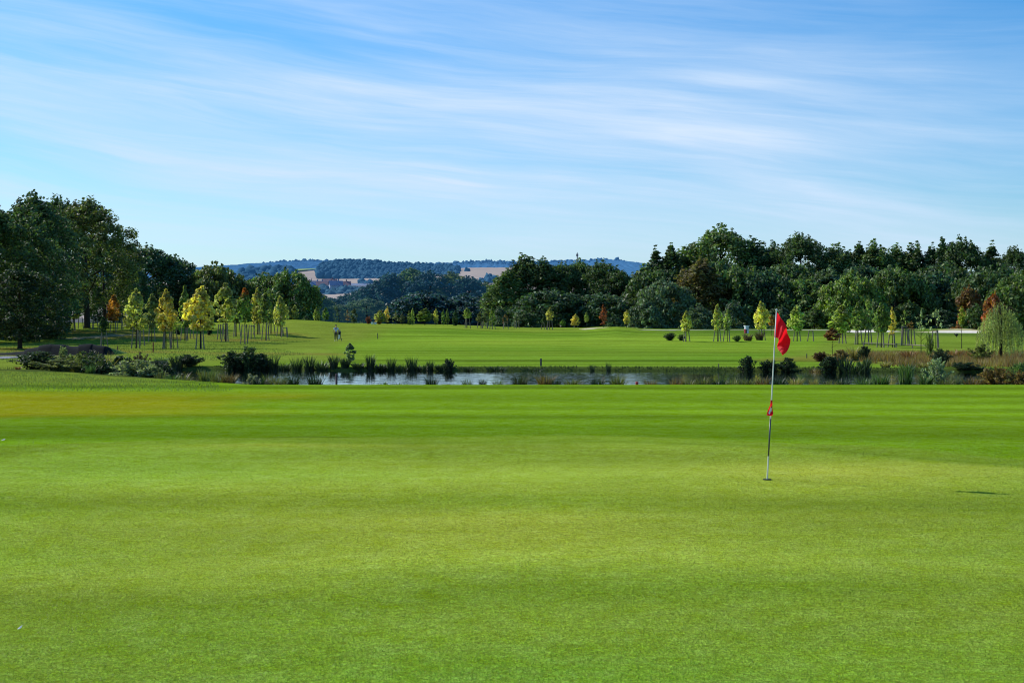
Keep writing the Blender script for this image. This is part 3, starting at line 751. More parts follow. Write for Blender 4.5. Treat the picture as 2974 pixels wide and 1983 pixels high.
SETS = {'reed': (REED, 1.4, 'reed_clump', 'reeds'), 'tuss': (TUSS, 2.0, 'grass_tussock', 'grass tussock'), 'broad': (BROAD, 1.6, 'reed_clump', 'reeds'),
        'bush': (WATERB, 1.6, 'waterside_bush', 'bush'), 'scrub': (SHRUBW, 1.5, 'waterside_shrub', 'shrub')}
RDK = (.034, .062, .022); RGN = (.12, .19, .035); ROL = (.20, .20, .045); RBR = (.26, .16, .055); RPL = (.20, .24, .11); RRD = (.34, .14, .04); RGD = (.40, .31, .08)
def water_plant(lab, kd, u, vt, wp, Y, col, base=None):
    wp = wp * (1.3 if (u < 460 and Y < 66) else 1.0)
    ms, w0, nm, cat = SETS[kd]
    i = COUNT.get(kd + 'w', 0); COUNT[kd + 'w'] = i + 1
    X = (u - U0) / F * Y
    z = max(G(X, Y), WATER - .25)
    h = zat(vt, Y) - z; w = px(wp, Y)
    o = link(nm, ms[i % len(ms)], None, col)
    o.location = (X, Y, z); f = 1.4 if kd in ('bush', 'scrub') else 1.3
    o.scale = (w / w0 * f, w / w0 * f, max(.15, h)); o.rotation_euler = (0, 0, random.uniform(0, 6.28))
    tag(o, lab, cat, 'plants along the pond bank')
    return o
FARB = [ # far bank, left to right
 ('dark reed mass on far bank below the golden maple', 'reed', 515, 1022, 60, 73.5, RDK), ('dark leafy bush on far bank below the golden maple', 'bush', 552, 1030, 70, 73.8, RDK),
 ('dark low bush on far bank left of the golden maple reeds', 'bush', 458, 1047, 70, 74.5, RDK), ('bright low greenery behind the left dark bank bushes', 'tuss', 470, 1036, 60, 78, RGN),
 ('left half of the widest dark bush on the far bank', 'bush', 682, 1022, 90, 73.2, RDK), ('peak of the widest dark bush on the far bank', 'bush', 722, 1008, 66, 73.4, DK),
 ('right end of the widest dark bush on the far bank', 'bush', 760, 1028, 60, 73.2, RDK), ('dark reeds against the right end of the widest bush', 'reed', 795, 1024, 46, 73, RDK),
 ('square dark reed block, left half, below the walker', 'reed', 862, 1030, 52, 72.8, RDK), ('square dark reed block, right half, below the walker', 'reed', 900, 1026, 52, 72.8, RDK),
 ('pointed dark reeds left of the pale leafy sapling', 'reed', 970, 1024, 44, 72.6, RDK), ('bushy dark reeds under the pale leafy sapling', 'tuss', 1003, 1034, 48, 72.5, RDK),
 ('low dark growth between the square reed block and pointed reeds', 'tuss', 935, 1044, 60, 72.6, (.07, .11, .03)),
 ('low growth between the pale sapling and the first reed fan', 'tuss', 1040, 1050, 60, 72.2, (.06, .09, .03)),
 ('low growth between first and second reed fans', 'tuss', 1105, 1052, 60, 72.1, (.06, .09, .03)),
 ('low growth between second and third reed fans', 'tuss', 1166, 1052, 56, 72.0, (.06, .09, .03)),
 ('low growth between third fan and the thin reed wisp', 'tuss', 1224, 1054, 56, 72.0, (.06, .09, .03)),
 ('low growth left of the round dark bush at the water edge', 'tuss', 1278, 1056, 50, 72.0, (.06, .09, .03)),
 ('low growth joining widest bush and square reed block', 'tuss', 825, 1046, 60, 73, (.06, .09, .03)),
 ('fan of dark reeds, first right of the pale sapling', 'reed', 1075, 1024, 46, 72.2, RDK), ('small dark reed fan with pale foot, second right of the sapling', 'reed', 1136, 1031, 36, 72.0, RDK),
 ('tallest fan of reeds, third right of the pale sapling', 'reed', 1197, 1027, 44, 72.0, RDK), ('thin reed wisp, fourth right of the pale sapling', 'reed', 1250, 1040, 30, 72.0, RDK),
 ('round dark bush standing forward at the water edge', 'bush', 1304, 1043, 34, 71.0, RDK), ('low bank growth right of the round dark bush', 'tuss', 1360, 1062, 50, 72.0, RDK),
 ('flat dark overhang of grass above the water, left one', 'tuss', 1440, 1060, 80, 72.0, RDK), ('flat dark overhang of grass above the water, right one', 'tuss', 1545, 1064, 90, 72.0, RDK),
 ('faint reed tuft left of the upright tuft on the straight bank', 'reed', 1720, 1054, 22, 71.8, RDK), ('upright reed tuft alone on the straight bank', 'reed', 1767, 1045, 22, 71.8, RDK),
 ('rounded dark bush on far bank left of the flagpole', 'bush', 2172, 1034, 48, 71.2, RDK), ('low dark bush behind the flagpole at the water', 'bush', 2238, 1046, 62, 71.0, RDK),
 ('dark bush with peak just right of the flagpole', 'bush', 2290, 1040, 60, 71.0, RDK), ('brownish small tuft right of the bush by the flagpole', 'tuss', 2365, 1066, 40, 70.5, RBR),
 ('dark bush left of the big sword-leaved reeds', 'bush', 2410, 1036, 62, 70.4, RDK), ('big sword-leaved reed clump, left one', 'broad', 2455, 1030, 66, 70.0, (.05, .085, .028)),
 ('big sword-leaved reed clump, right one', 'broad', 2510, 1034, 70, 69.8, (.07, .11, .035)), ('dark reeds at the foot of the big sword-leaved clumps', 'reed', 2480, 1052, 100, 69.5, RDK),
 ('pale straw reeds right of the sword-leaved clumps', 'reed', 2572, 1046, 46, 71.5, RGD), ('green reeds over the water before the brown meadow', 'broad', 2635, 1050, 60, 69.5, RGN),
 ('golden reeds before the brown meadow', 'reed', 2680, 1050, 56, 71.5, RGD), ('dark leafed bush below the sparse pale tree', 'bush', 2732, 1014, 52, 72, (.05, .07, .028)),
 ('dark overhanging bush right of the pale silver reeds', 'bush', 2800, 1052, 70, 70.5, RDK), ('dark tussock at water right end', 'tuss', 2845, 1066, 50, 70.5, RDK),
 ('olive shrub in front of the willow foot', 'scrub', 2848, 1000, 56, 79, (.16, .18, .05)), ('red-brown low shrub left of the thin red-brown tree', 'bush', 2385, 1022, 46, 82, (.15, .07, .035)),
 ('brown shrub around the thin red-brown tree', 'bush', 2440, 1016, 52, 83, RBR), ('orange-brown upright grasses left of the meadow', 'reed', 2480, 1000, 54, 84, RGD),
 ('dark twiggy shrub beside the orange-brown grasses', 'bush', 2510, 1006, 36, 83, (.06, .08, .03)), ('russet shrub, left one in the brown meadow', 'tuss', 2640, 1014, 66, 84, RRD),
 ('russet shrub before the bunker pole tree', 'tuss', 2770, 1012, 60, 86, RRD), ('russet weeds at left of the willow', 'tuss', 2815, 1014, 50, 85, RRD),
 ('golden weeds along the meadow middle', 'tuss', 2590, 1018, 80, 88, RGD), ('green stem plant climbing beside the meadow edge', 'scrub', 2698, 968, 26, 86, GR),
 ('brown weeds right of the willow', 'tuss', 2960, 1030, 60, 84, RBR),
]
NEARB = [ # near bank and left shrubbery
 ('olive sedge filling between the green tip and the sky gap, left', 'tuss', 1665, 1094, 70, 47.3, ROL),
 ('thin dark sedge filling just left of the sky gap', 'tuss', 1735, 1092, 64, 47.3, RDK),
 ('brown stems just right of the sky gap', 'reed', 1890, 1096, 50, 47.2, RBR),
 ('dull sedge filling between the two midway clumps', 'tuss', 2002, 1098, 60, 47.2, ROL),
 ('dark sedge right of the midway clumps', 'tuss', 2088, 1096, 60, 47.2, RDK),
 ('olive sedge behind the flagpole at its left', 'tuss', 2170, 1092, 64, 47.3, ROL),
 ('dark sedge behind the flagpole at its right', 'tuss', 2262, 1092, 62, 47.3, RDK),
 ('thin olive reeds before the dark right water', 'tuss', 2415, 1098, 66, 47.3, ROL),
 ('green sedge left of the dense green reeds at right', 'tuss', 2510, 1092, 66, 47.3, RGN),
 ('olive sedge at the foot of the silver-leaved reeds', 'tuss', 2745, 1094, 70, 47.0, ROL),
 ('brown sedge left of the rust-brown waterside bush', 'tuss', 2825, 1088, 70, 47.2, RBR),
 ('olive reeds between bright arching and brown seeding reeds', 'tuss', 635, 1084, 70, 47.6, ROL),
 ('dark reeds between pale sprig and thin olive reeds', 'tuss', 752, 1090, 60, 47.2, RDK),
 ('olive sedge between thin olive reeds and dark reeds', 'tuss', 815, 1090, 60, 47.2, ROL),
 ('low sedge at the water left of the olive reeds', 'tuss', 500, 1084, 60, 46.8, RGN),
 ('dark leafy shrub filling between the leftmost two pond shrubs', 'bush', 135, 1034, 80, 51.5, (.065, .095, .030)),
 ('greenish shrub between pale spreading shrub and olive grasses', 'scrub', 208, 1030, 80, 50.5, (.15, .18, .06)),
 ('green leafy shrub under the straw-coloured tall grasses', 'bush', 285, 1042, 90, 49.5, (.08, .11, .035)),
 ('dull dark shrub behind the olive grassy shrub', 'bush', 255, 1022, 80, 54, (.075, .10, .035)),
 ('green shrub leaning right of the silvery-leaved shrub', 'scrub', 440, 1062, 70, 48.0, (.13, .17, .06)),
 ('dark shrub at the left end of the dark water', 'bush', 478, 1056, 80, 55.0, RDK),
 ('tangle of olive weeds at the foot of the silvery-leaved shrub', 'tuss', 370, 1084, 80, 46.9, ROL),
 ('rusty sprig at the far left of the pond shrubs', 'tuss', 52, 1064, 22, 49, RRD), ('dark rounded shrub, leftmost by the pond', 'bush', 105, 1022, 92, 50.5, (.060, .090, .030)),
 ('pale spreading shrub second from left by the pond', 'scrub', 165, 1040, 88, 49, (.22, .23, .10)), ('single upright leafy shoot above the pale left shrub', 'scrub', 183, 1008, 28, 51, (.22, .26, .12)),
 ('olive grassy shrub in the middle of the left pond plants', 'tuss', 240, 1026, 78, 50, ROL), ('green reeds low before the olive grassy shrub', 'reed', 262, 1052, 36, 47.5, RGN),
 ('straw-coloured tall grasses behind the left pond shrubs', 'tuss', 300, 1014, 74, 56, RGD), ('dark shadowed bush between grasses and silvery shrub', 'bush', 335, 1036, 92, 57, RDK),
 ('silvery-leaved shrub nearest the mown edge at left', 'scrub', 395, 1046, 100, 47.0, (.28, .31, .17)), ('dark purple-brown shrub behind the silvery-leaved one', 'scrub', 407, 1026, 44, 56, (.10, .08, .05)),
 ('low green plants left of the silvery-leaved shrub', 'tuss', 335, 1082, 66, 46.8, RGN), ('olive reeds right of the silvery-leaved shrub', 'reed', 468, 1072, 58, 47.5, ROL),
 ('brown-olive reeds, second right of the silvery shrub', 'tuss', 530, 1078, 70, 48, ROL), ('bright arching reeds at left water edge', 'broad', 600, 1066, 76, 48.5, (.19, .21, .05)),
 ('brown seeding reeds right of the bright arching reeds', 'tuss', 665, 1078, 66, 48, RBR), ('pale sprig before the dark left water', 'scrub', 730, 1086, 44, 47.2, (.33, .33, .24)),
 ('thin olive reeds at the dark left water', 'reed', 780, 1080, 56, 48, ROL), ('dark reeds at the left end of the shining water', 'reed', 850, 1082, 60, 48, RDK),
 ('dark reed fan just left of the dark water post', 'reed', 915, 1078, 66, 48, RDK), ('low green sprouts before the shining water, left part', 'broad', 1112, 1106, 46, 46.5, RGN),
 ('low green sprouts before the shining water, right part', 'broad', 1165, 1108, 56, 46.5, RGN), ('biggest spiky tussock in front of the shining water', 'tuss', 1252, 1086, 52, 46.8, RDK),
 ('wispy grey reeds, first right of the biggest spiky tussock', 'reed', 1357, 1096, 42, 46.8, RPL), ('compact dark tuft between two wispy reeds', 'tuss', 1402, 1093, 32, 46.8, RDK),
 ('wispy reeds, right of the compact dark tuft', 'reed', 1446, 1096, 48, 46.8, RPL), ('dense dark sedge at the right end of shining water', 'tuss', 1510, 1084, 64, 47.2, (.07, .085, .032)),
 ('brown sedge right beside the dense dark one', 'tuss', 1585, 1080, 76, 47.4, RBR), ('green tip of sedge right of the brown sedge', 'reed', 1615, 1092, 36, 47, RDK),
 ('brown and green sedge left of the sky gap in the water', 'tuss', 1795, 1082, 66, 47.2, ROL), ('brown sedge midway to the flagpole, left clump', 'tuss', 1965, 1090, 56, 47.2, RBR),
 ('dark sedge midway to the flagpole, right clump', 'tuss', 2040, 1088, 60, 47.2, ROL), ('olive reeds in shade left of the flagpole', 'reed', 2130, 1092, 60, 47.2, ROL),
 ('brown reeds in shade behind the flagpole', 'reed', 2215, 1088, 64, 47.2, RBR), ('straw sedge right of the flagpole', 'tuss', 2310, 1090, 60, 47.2, RGD),
 ('bent straw stems right of the straw sedge', 'tuss', 2362, 1092, 40, 47.2, RGD), ('sparse dark stems before the dark right water', 'reed', 2450, 1094, 60, 47.2, RDK),
 ('dense green reeds at right, left clump', 'broad', 2560, 1084, 70, 47.4, RGN), ('dense green reeds at right, tall middle clump', 'broad', 2628, 1058, 60, 48, RGN),
 ('dense green reeds at right, right clump', 'broad', 2690, 1080, 66, 47.4, RGN), ('pale silver-leaved reeds at the right water', 'scrub', 2722, 1042, 70, 48.5, (.30, .36, .22)),
 ('thin reeds right of the silver-leaved ones', 'reed', 2775, 1076, 46, 47.6, RPL), ('rust-brown waterside bush near the right edge', 'scrub', 2890, 1068, 90, 47.6, RBR),
 ('rust-brown bush cut by the right edge', 'scrub', 2960, 1076, 80, 47.0, (.20, .13, .05)), ('green bramble above the rust-brown bush at right edge', 'bush', 2965, 1056, 70, 54, RGN),
]
for r in FARB: water_plant(*r)
for lab, kd, u, vt, wp, Y, col in NEARB:
    y = Y
    for _ in range(6): y = float(crest((u - U0) / F * y)) + 2.4 + (Y - 46.8) * .9
    water_plant(lab, kd, u, vt, wp, y, col)
b = hit(1017, 1052); tree('young_tree', 'young tree', 'pale leafy sapling on the far pond bank below the walker', 'young', b, zat(997, b.y) - b.z, px(32, b.y), (.26, .32, .17), 'young trees planted beside the fairways', None, .1)
for lab, u, v, wp, hp, col in [('dark leafy weeds left of the first staked tree by the far fairway', 1945, 989, 36, 20, (.06, .09, .03)), ('weeds at the foot of the first staked tree by the far fairway', 1978, 989, 26, 16, (.09, .12, .04)),
                          ('green weed at the left end of the shadowed ledge', 2140, 992, 26, 16, RGN), ('brown dry weeds along the shadowed ledge left', 2172, 990, 36, 22, (.16, .11, .06)), ('brown dry weeds along the shadowed ledge right', 2206, 988, 34, 26, (.13, .09, .06)),
                          ('reddish shrub left of the low white boxes', 1070, 947, 18, 20, (.24, .07, .05)), ('orange shrub right of the low white boxes', 1101, 947, 24, 22, (.42, .20, .05))]:
    b = hit(u, v) if v > 951 else on(u, 216)
    ms = SHRUBW if v < 950 else (TUSS if 'brown' in lab else WATERB)
    o = link('low_shrub', ms[int(u) % len(ms)], None, col); o.location = b; o.rotation_euler = (0, 0, u); w = px(wp, b.y) / 1.5 * 1.15
    o.scale = (w, w, px(hp, b.y) * 1.1); tag(o, lab, 'shrub', 'low shrubs on the rough')
for lab, u, v0, v1, tilt in [('dark drooping sapling left of the golden maple', 520, 972, 942, -.4), ('dark leaning sapling right of the golden maple', 607, 973, 946, .25)]:
    b = hit(u, v0); t = tree('low_shrub', 'shrub', lab, 'young', b, px(v0 - v1, b.y), px(13, b.y), (.02, .028, .02), 'low shrubs on the rough'); t.rotation_euler[1] = tilt

# long grass along the water and on the rough
def blades(name, pts, hmin, hmax, wid, mat, col, label=None, seed=1):
    rng = np.random.default_rng(seed); n = len(pts)
    h = rng.uniform(hmin, hmax, n); a = rng.uniform(0, 2 * np.pi, n); az = rng.uniform(0, 2 * np.pi, n)
    s = np.stack([np.cos(a), np.sin(a), 0 * a], 1) * (wid * rng.uniform(.6, 1.3, n))[:, None]
    tip = pts + np.stack([np.cos(az) * h * .35, np.sin(az) * h * .35, h], 1)
    base = pts - np.array([0, 0, .04])
    V = np.stack([base - s, base + s, tip], 1).reshape(-1, 3)
    o = link(name, mesh_np(name, V, np.arange(3 * n).reshape(-1, 3), mat, 3), None, col)
    o['kind'] = 'stuff'; o['category'] = 'grass'
    if label: o['label'] = label
    return o
def scatter(n, x0, x1, y0, y1, ok, seed):
    rng = np.random.default_rng(seed)
    X = rng.uniform(x0, x1, n); Y = rng.uniform(y0, y1, n); k = ok(X, Y); X = X[k]; Y = Y[k]
    return np.stack([X, Y, ground_z(X, Y)], 1)
p = scatter(60000, -22, 32, 70, 78, lambda X, Y: (pond_in(X, Y) < .05) & (pond_in(X, Y) > -1.3) & (vnoise(X * .8, Y * .3, 5) > .25), 11)
blades('bank_grass', p, .03, .13, .02, M['blade'], (.030, .050, .012), 'coarse dark grass overhanging the far bank of the pond', 12)
p = scatter(50000, -24, 34, 41, 60, lambda X, Y: (pond_in(X, Y) < .1) & (pond_in(X, Y) > -5.0) & (ground_z(X, Y) < -.12), 13)
blades('shore_grass', p, .04, .16, .012, M['blade'], (.06, .085, .020), 'coarse grass on the near slope down to the pond', 14)
p = scatter(50000, 17, 42, 72, 100, lambda X, Y: (fbm(X * .3, Y * .3, 81, 3) > .42) & (X > 20 + .15 * (Y - 75)) & (pond_in(X, Y) < -.3), 15)
blades('dry_grass', p, .15, .5, .022, M['blade'], (.28, .17, .050), 'brown autumn grass meadow on the right bank', 16)
p = scatter(70000, -26, -8, 38, 60, lambda X, Y: (pond_in(X, Y) < -5.6) & (X < -9 - (Y - 40) * .42 + 2 * vnoise(X * .6, Y * .6, 3)), 17)
blades('rough_grass', p, .02, .07, .010, M['blade'], (.20, .25, .045), 'uneven rough grass on the left shoulder of the fairway', 18)
p = scatter(60000, -60, -9, 84, 170, lambda X, Y: X < -11 - .145 * (Y - 80) + 7 * (fbm(X * .1, Y * .1, 33, 3) - .5) - 3, 19)
blades('meadow_grass', p, .03, .11, .025, M['blade'], (.15, .20, .03), 'unmown grass among the staked grove at left', 20)

# ------------------------------------------------------------------ weeping willow
def willow():
    b = hit(2906, 1046); Y = b.y; H = zat(870, Y) - b.z; R = px(66, Y)
    t = thing('weeping_willow', 'weeping willow with trailing green branches near the right edge', 'tree', b, 0, None)
    rng = np.random.default_rng(77); P = []; Nn = []
    for k in range(430):
        a = rng.uniform(0, 2 * np.pi); q = np.sqrt(rng.uniform(0, 1)); x = q * np.cos(a) * R; y = q * np.sin(a) * R
        top = H * (1 - .50 * q ** 1.7) * rng.uniform(.84, 1.0); L = top * rng.uniform(.25, .92)
        m = int(L / .055)
        for i in range(m):
            z = top - i * .055
            sway = .10 * (i / m) ** 2
            P.append((x * (1 + sway) + rng.normal(0, .018), y * (1 + sway) + rng.normal(0, .018), max(z, .12)))
            Nn.append((np.cos(a) + rng.normal(0, .6), np.sin(a) + rng.normal(0, .6), .3))
    P = np.array(P); Nn = np.array(Nn); Nn /= np.linalg.norm(Nn, axis=1, keepdims=True)
    n = len(P); T = np.stack([rng.normal(0, .25, n), rng.normal(0, .25, n), -np.ones(n)], 1); B = np.cross(Nn, T); B /= np.linalg.norm(B, axis=1, keepdims=True)
    T *= (.085 * rng.uniform(.7, 1.3, n))[:, None]; B *= .026
    V = np.stack([P - T * .5, P + B, P + T * .5, P - B], 1).reshape(-1, 3)
    link('crown', mesh_np('willow_crown', V, np.arange(4 * n).reshape(-1, 4), M['maple'], 4), t, (.38, .42, .14))
    m = MB()
    m.tube([(0, 0, -.2), (.02, 0, H * .3), (-.03, 0, H * .6), (0, 0, H * .9)], [.11, .08, .06, .02], 8)
    for k in range(9):
        a = k * 2.4; m.tube([(0, 0, H * .5 + k * .05), (math.cos(a) * R * .4, math.sin(a) * R * .4, H * .88), (math.cos(a) * R * .8, math.sin(a) * R * .8, H * .78)], [.035, .025, .01], 5)
    m.build('trunk', M['bark'], t, True)
willow()

# ------------------------------------------------------------------ dark bank, path, bunkers
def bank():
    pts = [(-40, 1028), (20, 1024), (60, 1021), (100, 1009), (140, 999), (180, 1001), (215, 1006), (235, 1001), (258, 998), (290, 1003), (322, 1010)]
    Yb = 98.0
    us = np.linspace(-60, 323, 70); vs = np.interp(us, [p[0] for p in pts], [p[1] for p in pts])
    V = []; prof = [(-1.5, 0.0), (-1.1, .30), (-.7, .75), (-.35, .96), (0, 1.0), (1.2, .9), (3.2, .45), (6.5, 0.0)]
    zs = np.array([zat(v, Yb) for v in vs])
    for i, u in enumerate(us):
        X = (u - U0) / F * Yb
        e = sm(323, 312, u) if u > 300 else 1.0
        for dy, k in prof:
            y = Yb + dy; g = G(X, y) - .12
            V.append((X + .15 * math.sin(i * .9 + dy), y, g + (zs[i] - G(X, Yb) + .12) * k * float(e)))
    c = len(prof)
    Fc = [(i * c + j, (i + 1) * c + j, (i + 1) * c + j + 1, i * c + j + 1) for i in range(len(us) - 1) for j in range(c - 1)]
    me = mesh_np('earth_bank', V, np.array(Fc), M['bank_shade'], 4, True)
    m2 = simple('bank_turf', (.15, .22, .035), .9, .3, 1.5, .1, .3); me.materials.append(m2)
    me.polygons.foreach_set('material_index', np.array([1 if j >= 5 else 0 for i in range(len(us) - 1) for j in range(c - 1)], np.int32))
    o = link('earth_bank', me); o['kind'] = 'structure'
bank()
def strip(name, pts, width, mat, lift=.03):
    """a sheet that follows the land; pts = (u, v, width factor)"""
    P = [hit(u, v) for u, v in pts]
    fine = []
    for a, c in zip(P[:-1], P[1:]):
        for k in range(10): fine.append(a.lerp(c, k / 10))
    fine.append(P[-1]); V = []; n = len(fine)
    for i, p in enumerate(fine):
        d = fine[min(i + 1, n - 1)] - fine[max(i - 1, 0)]; s = Vector((-d.y, d.x, 0)).normalized() * width / 2 * (.8 + .3 * math.sin(i * .7))
        for q in (-1, -.33, .33, 1):
            x, y = p.x + s.x * q, p.y + s.y * q
            V.append((x, y, G(x, y) + lift))
    Fc = [(i * 4 + j, i * 4 + j + 1, i * 4 + 5 + j, i * 4 + 4 + j) for i in range(n - 1) for j in range(3)]
    o = link(name, mesh_np(name, V, np.array(Fc), mat, 4, True)); o['kind'] = 'structure'; return o
strip('path', [(-120, 1042), (-40, 1041), (30, 1039), (80, 1036)], 4.5, M['path'])
strip('path', [(185, 986), (250, 982), (310, 977), (365, 972)], 4.0, simple('worn_grass', (.19, .18, .07), .95, .3, 1.0))
strip('path', [(1880, 959.5), (1990, 959.5), (2140, 958.6), (2260, 959.4), (2400, 959)], 6, simple('pale_path', (.42, .42, .28), .95, .2, .5), .05)
def bunker(name, pts, Y, lip=None):
    """sand face from outline points (u, v_top, v_bottom), tilted up toward the back"""
    V = []; n = len(pts)
    for u, vt, vb in pts:
        for k, v in enumerate((vb, (vt + vb) / 2, vt)):
            y = Y + k * 2.2
            V.append(((u - U0) / F * y, y, zat(v, y)))
    Fc = [(i * 3 + j, (i + 1) * 3 + j, (i + 1) * 3 + j + 1, i * 3 + j + 1) for i in range(n - 1) for j in range(2)]
    o = link(name, mesh_np(name, V, np.array(Fc), M['sand'], 4, True)); o['kind'] = 'structure'
    if lip:
        V = []
        for i, (u, vt, vb) in enumerate(pts):
            l = lip[i]
            for k, (v, dy) in enumerate(((vb + .6, -.3), (vb - .3, -.2), )): pass
            for v, dy in ((vt + .3, 4.3), (vt - l * .5, 5.2), (vt - l, 7.0), (vt + 6, 14)):
                y = Y + dy; V.append(((u - U0) / F * y, y, zat(v, y)))
        Fc = [(i * 4 + j, (i + 1) * 4 + j, (i + 1) * 4 + j + 1, i * 4 + j + 1) for i in range(n - 1) for j in range(3)]
        o = link('bunker_lip', mesh_np('bunker_lip', V, np.array(Fc), M['drygrass'], 4, True)); o['kind'] = 'structure'
bunker('bunker', [(1682, 957, 958.2), (1700, 956, 959), (1722, 954.2, 959.6), (1750, 953.4, 958.6), (1768, 953.4, 957.4), (1776, 954.4, 955.6)], 206, [2, 3, 3, 3, 3, 2])
bunker('bunker', [(2455, 961, 963), (2480, 959, 966), (2520, 958, 968), (2560, 959, 969), (2590, 960.5, 969), (2615, 963, 970), (2650, 965, 971), (2700, 964.5, 971), (2730, 961, 971), (2780, 960, 970.5), (2820, 960, 970), (2850, 961, 968)], 186, [3, 3, 3, 1, 1, 1, 1, 2, 4, 6, 5, 2])

# ------------------------------------------------------------------ hills, fields, far woods, village
def hz(base, u, v, Y): return zat(v, Y)
def ridge(name, us, vs, Y0, Y1, vbase, mat, rough_amp, seed, step=3.0, K=.9):
    """a hill sheet rising from Y0 to its crest at Y1 and falling behind it"""
    uu = np.arange(us[0], us[-1] + .1, step); top = np.interp(uu, us, vs)
    rows = np.linspace(0, 1, 26); V = []
    for r in rows:
        Y = Y0 + (Y1 - Y0) * r
        z0 = zat(vbase, Y0); z1 = HC - (top - V0) / F * Y1
        z = z0 + (z1 - z0) * (r ** K)
        X = (uu - U0) / F * Y1
        z = z + rough_amp * (fbm(uu * .25 + seed, np.full_like(uu, Y * .03), seed, 3) - .5) * min(1, r * 3)
        V.append(np.stack([X, np.full_like(uu, Y), z], 1))
    z2 = z - (Y1 - Y0) * .10
    V.append(np.stack([X, np.full_like(uu, Y1 + (Y1 - Y0) * .5), z2], 1))
    V = np.concatenate(V); c = len(uu); R = 27
    i = (np.arange(R - 1)[:, None] * c + np.arange(c - 1)[None, :]).ravel()
    o = link(name, mesh_np(name, V, np.stack([i, i + 1, i + c + 1, i + c], 1), mat, 4, True)); o['kind'] = 'structure'; return o
def fieldmat(name, c1, c2, sc_, haze_glow=None):
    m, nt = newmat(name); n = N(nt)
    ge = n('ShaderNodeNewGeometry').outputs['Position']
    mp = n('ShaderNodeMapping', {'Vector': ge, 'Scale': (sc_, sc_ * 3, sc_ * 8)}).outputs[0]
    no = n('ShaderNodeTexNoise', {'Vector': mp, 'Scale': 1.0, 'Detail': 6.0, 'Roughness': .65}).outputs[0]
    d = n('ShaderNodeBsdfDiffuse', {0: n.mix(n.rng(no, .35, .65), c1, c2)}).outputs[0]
    if haze_glow: d = n('ShaderNodeAddShader', {0: d, 1: n('ShaderNodeEmission', {0: (*haze_glow, 1), 1: 1.0}).outputs[0]}).outputs[0]   # airlight of the hazy distance
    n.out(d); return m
FB = fieldmat('haze_blue_hill', (.035, .105, .20), (.060, .145, .26), .012, (.018, .062, .13))  # distance haze is coloured into the forest hill, besides its glow
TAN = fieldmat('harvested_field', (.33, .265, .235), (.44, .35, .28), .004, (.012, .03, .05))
HU = [-4000, -800, 0, 400, 600, 690, 800, 860, 950, 1100, 1200, 1300, 1420, 1490, 1650, 1770, 1850, 1960, 2300, 4000, 7000]
HV = [880, 870, 860, 820, 785, 775, 763, 760, 757, 764, 771, 765, 760, 763, 758, 753, 764, 790, 850, 870, 880]
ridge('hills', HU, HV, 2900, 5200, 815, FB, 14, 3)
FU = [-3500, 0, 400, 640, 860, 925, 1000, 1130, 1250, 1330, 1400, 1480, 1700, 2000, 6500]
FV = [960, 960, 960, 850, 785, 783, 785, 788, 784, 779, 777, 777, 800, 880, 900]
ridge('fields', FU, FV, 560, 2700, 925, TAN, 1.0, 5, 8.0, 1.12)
def field_pt(u, r):
    K = 1.12; top = np.interp(u, FU, FV); Y = 560 + 2140 * r
    z0 = zat(925, 560); z1 = zat(top, 2700)
    return (u - U0) / F * 2700, Y, z0 + (z1 - z0) * (r ** K)
def canopy(name, cells, mat, label, seed, size):
    """far wood reading as one mass: many lumpy crowns in one object"""
    rng = np.random.default_rng(seed)
    import bmesh
    bm = bmesh.new(); bmesh.ops.create_icosphere(bm, subdivisions=2, radius=1); bv = np.array([v.co[:] for v in bm.verts]); bf = np.array([[v.index for v in f.verts] for f in bm.faces]); bm.free()
    Vs = []; Fs = []; k = 0
    for (x, y, z, s) in cells:
        d = bv * (1 + .15 * rng.normal(size=(len(bv), 1)))
        w = size * s * rng.uniform(.7, 1.2)
        Vs.append(d * np.array([w, w, w * rng.uniform(.9, 1.5)]) + np.array([x, y, z + w * .5])); Fs.append(bf + k); k += len(bv)
    o = link(name, mesh_np(name, np.concatenate(Vs), np.concatenate(Fs), mat, 3)); o['kind'] = 'stuff'; o['label'] = label; o['category'] = 'wood'; return o
rg = np.random.default_rng(5)
def seg_cells(us, vts, vbs, Y, depth, n, s=1.0):
    out = []
    for i in range(n):
        u = rg.uniform(us[0], us[-1]); q = rg.uniform(0, 1)
        vt = np.interp(u, us, vts); vb = np.interp(u, us, vbs); v = vb + (vt - vb) * q
        y = Y + depth * q; out.append(((u - U0) / F * y, y, zat(v, y) - 5, s))
    return out
WB = fieldmat('haze_blue_wood', (.022, .065, .105), (.045, .10, .15), .03, (.010, .040, .085))  # wood colour tinted blue for the haze in front of it
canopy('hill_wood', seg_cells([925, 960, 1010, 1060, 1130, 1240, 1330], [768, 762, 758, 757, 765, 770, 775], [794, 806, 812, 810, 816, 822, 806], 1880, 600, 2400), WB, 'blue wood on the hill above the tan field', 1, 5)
WB2 = fieldmat('haze_pale_wood', (.030, .085, .16), (.05, .12, .21), .02, (.018, .062, .13))  # stronger haze blue put into the ridge wood's base colour
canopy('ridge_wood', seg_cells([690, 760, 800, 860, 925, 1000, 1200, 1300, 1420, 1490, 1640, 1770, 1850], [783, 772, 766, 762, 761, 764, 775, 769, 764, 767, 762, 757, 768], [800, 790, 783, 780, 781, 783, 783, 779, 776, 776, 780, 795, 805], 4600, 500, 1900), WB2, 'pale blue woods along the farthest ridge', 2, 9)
canopy('valley_wood', seg_cells([700, 760, 800, 850], [800, 795, 790, 790], [830, 830, 830, 830], 1500, 200, 160), WB, 'blue-grey wood left of the tan hill field', 3, 8)
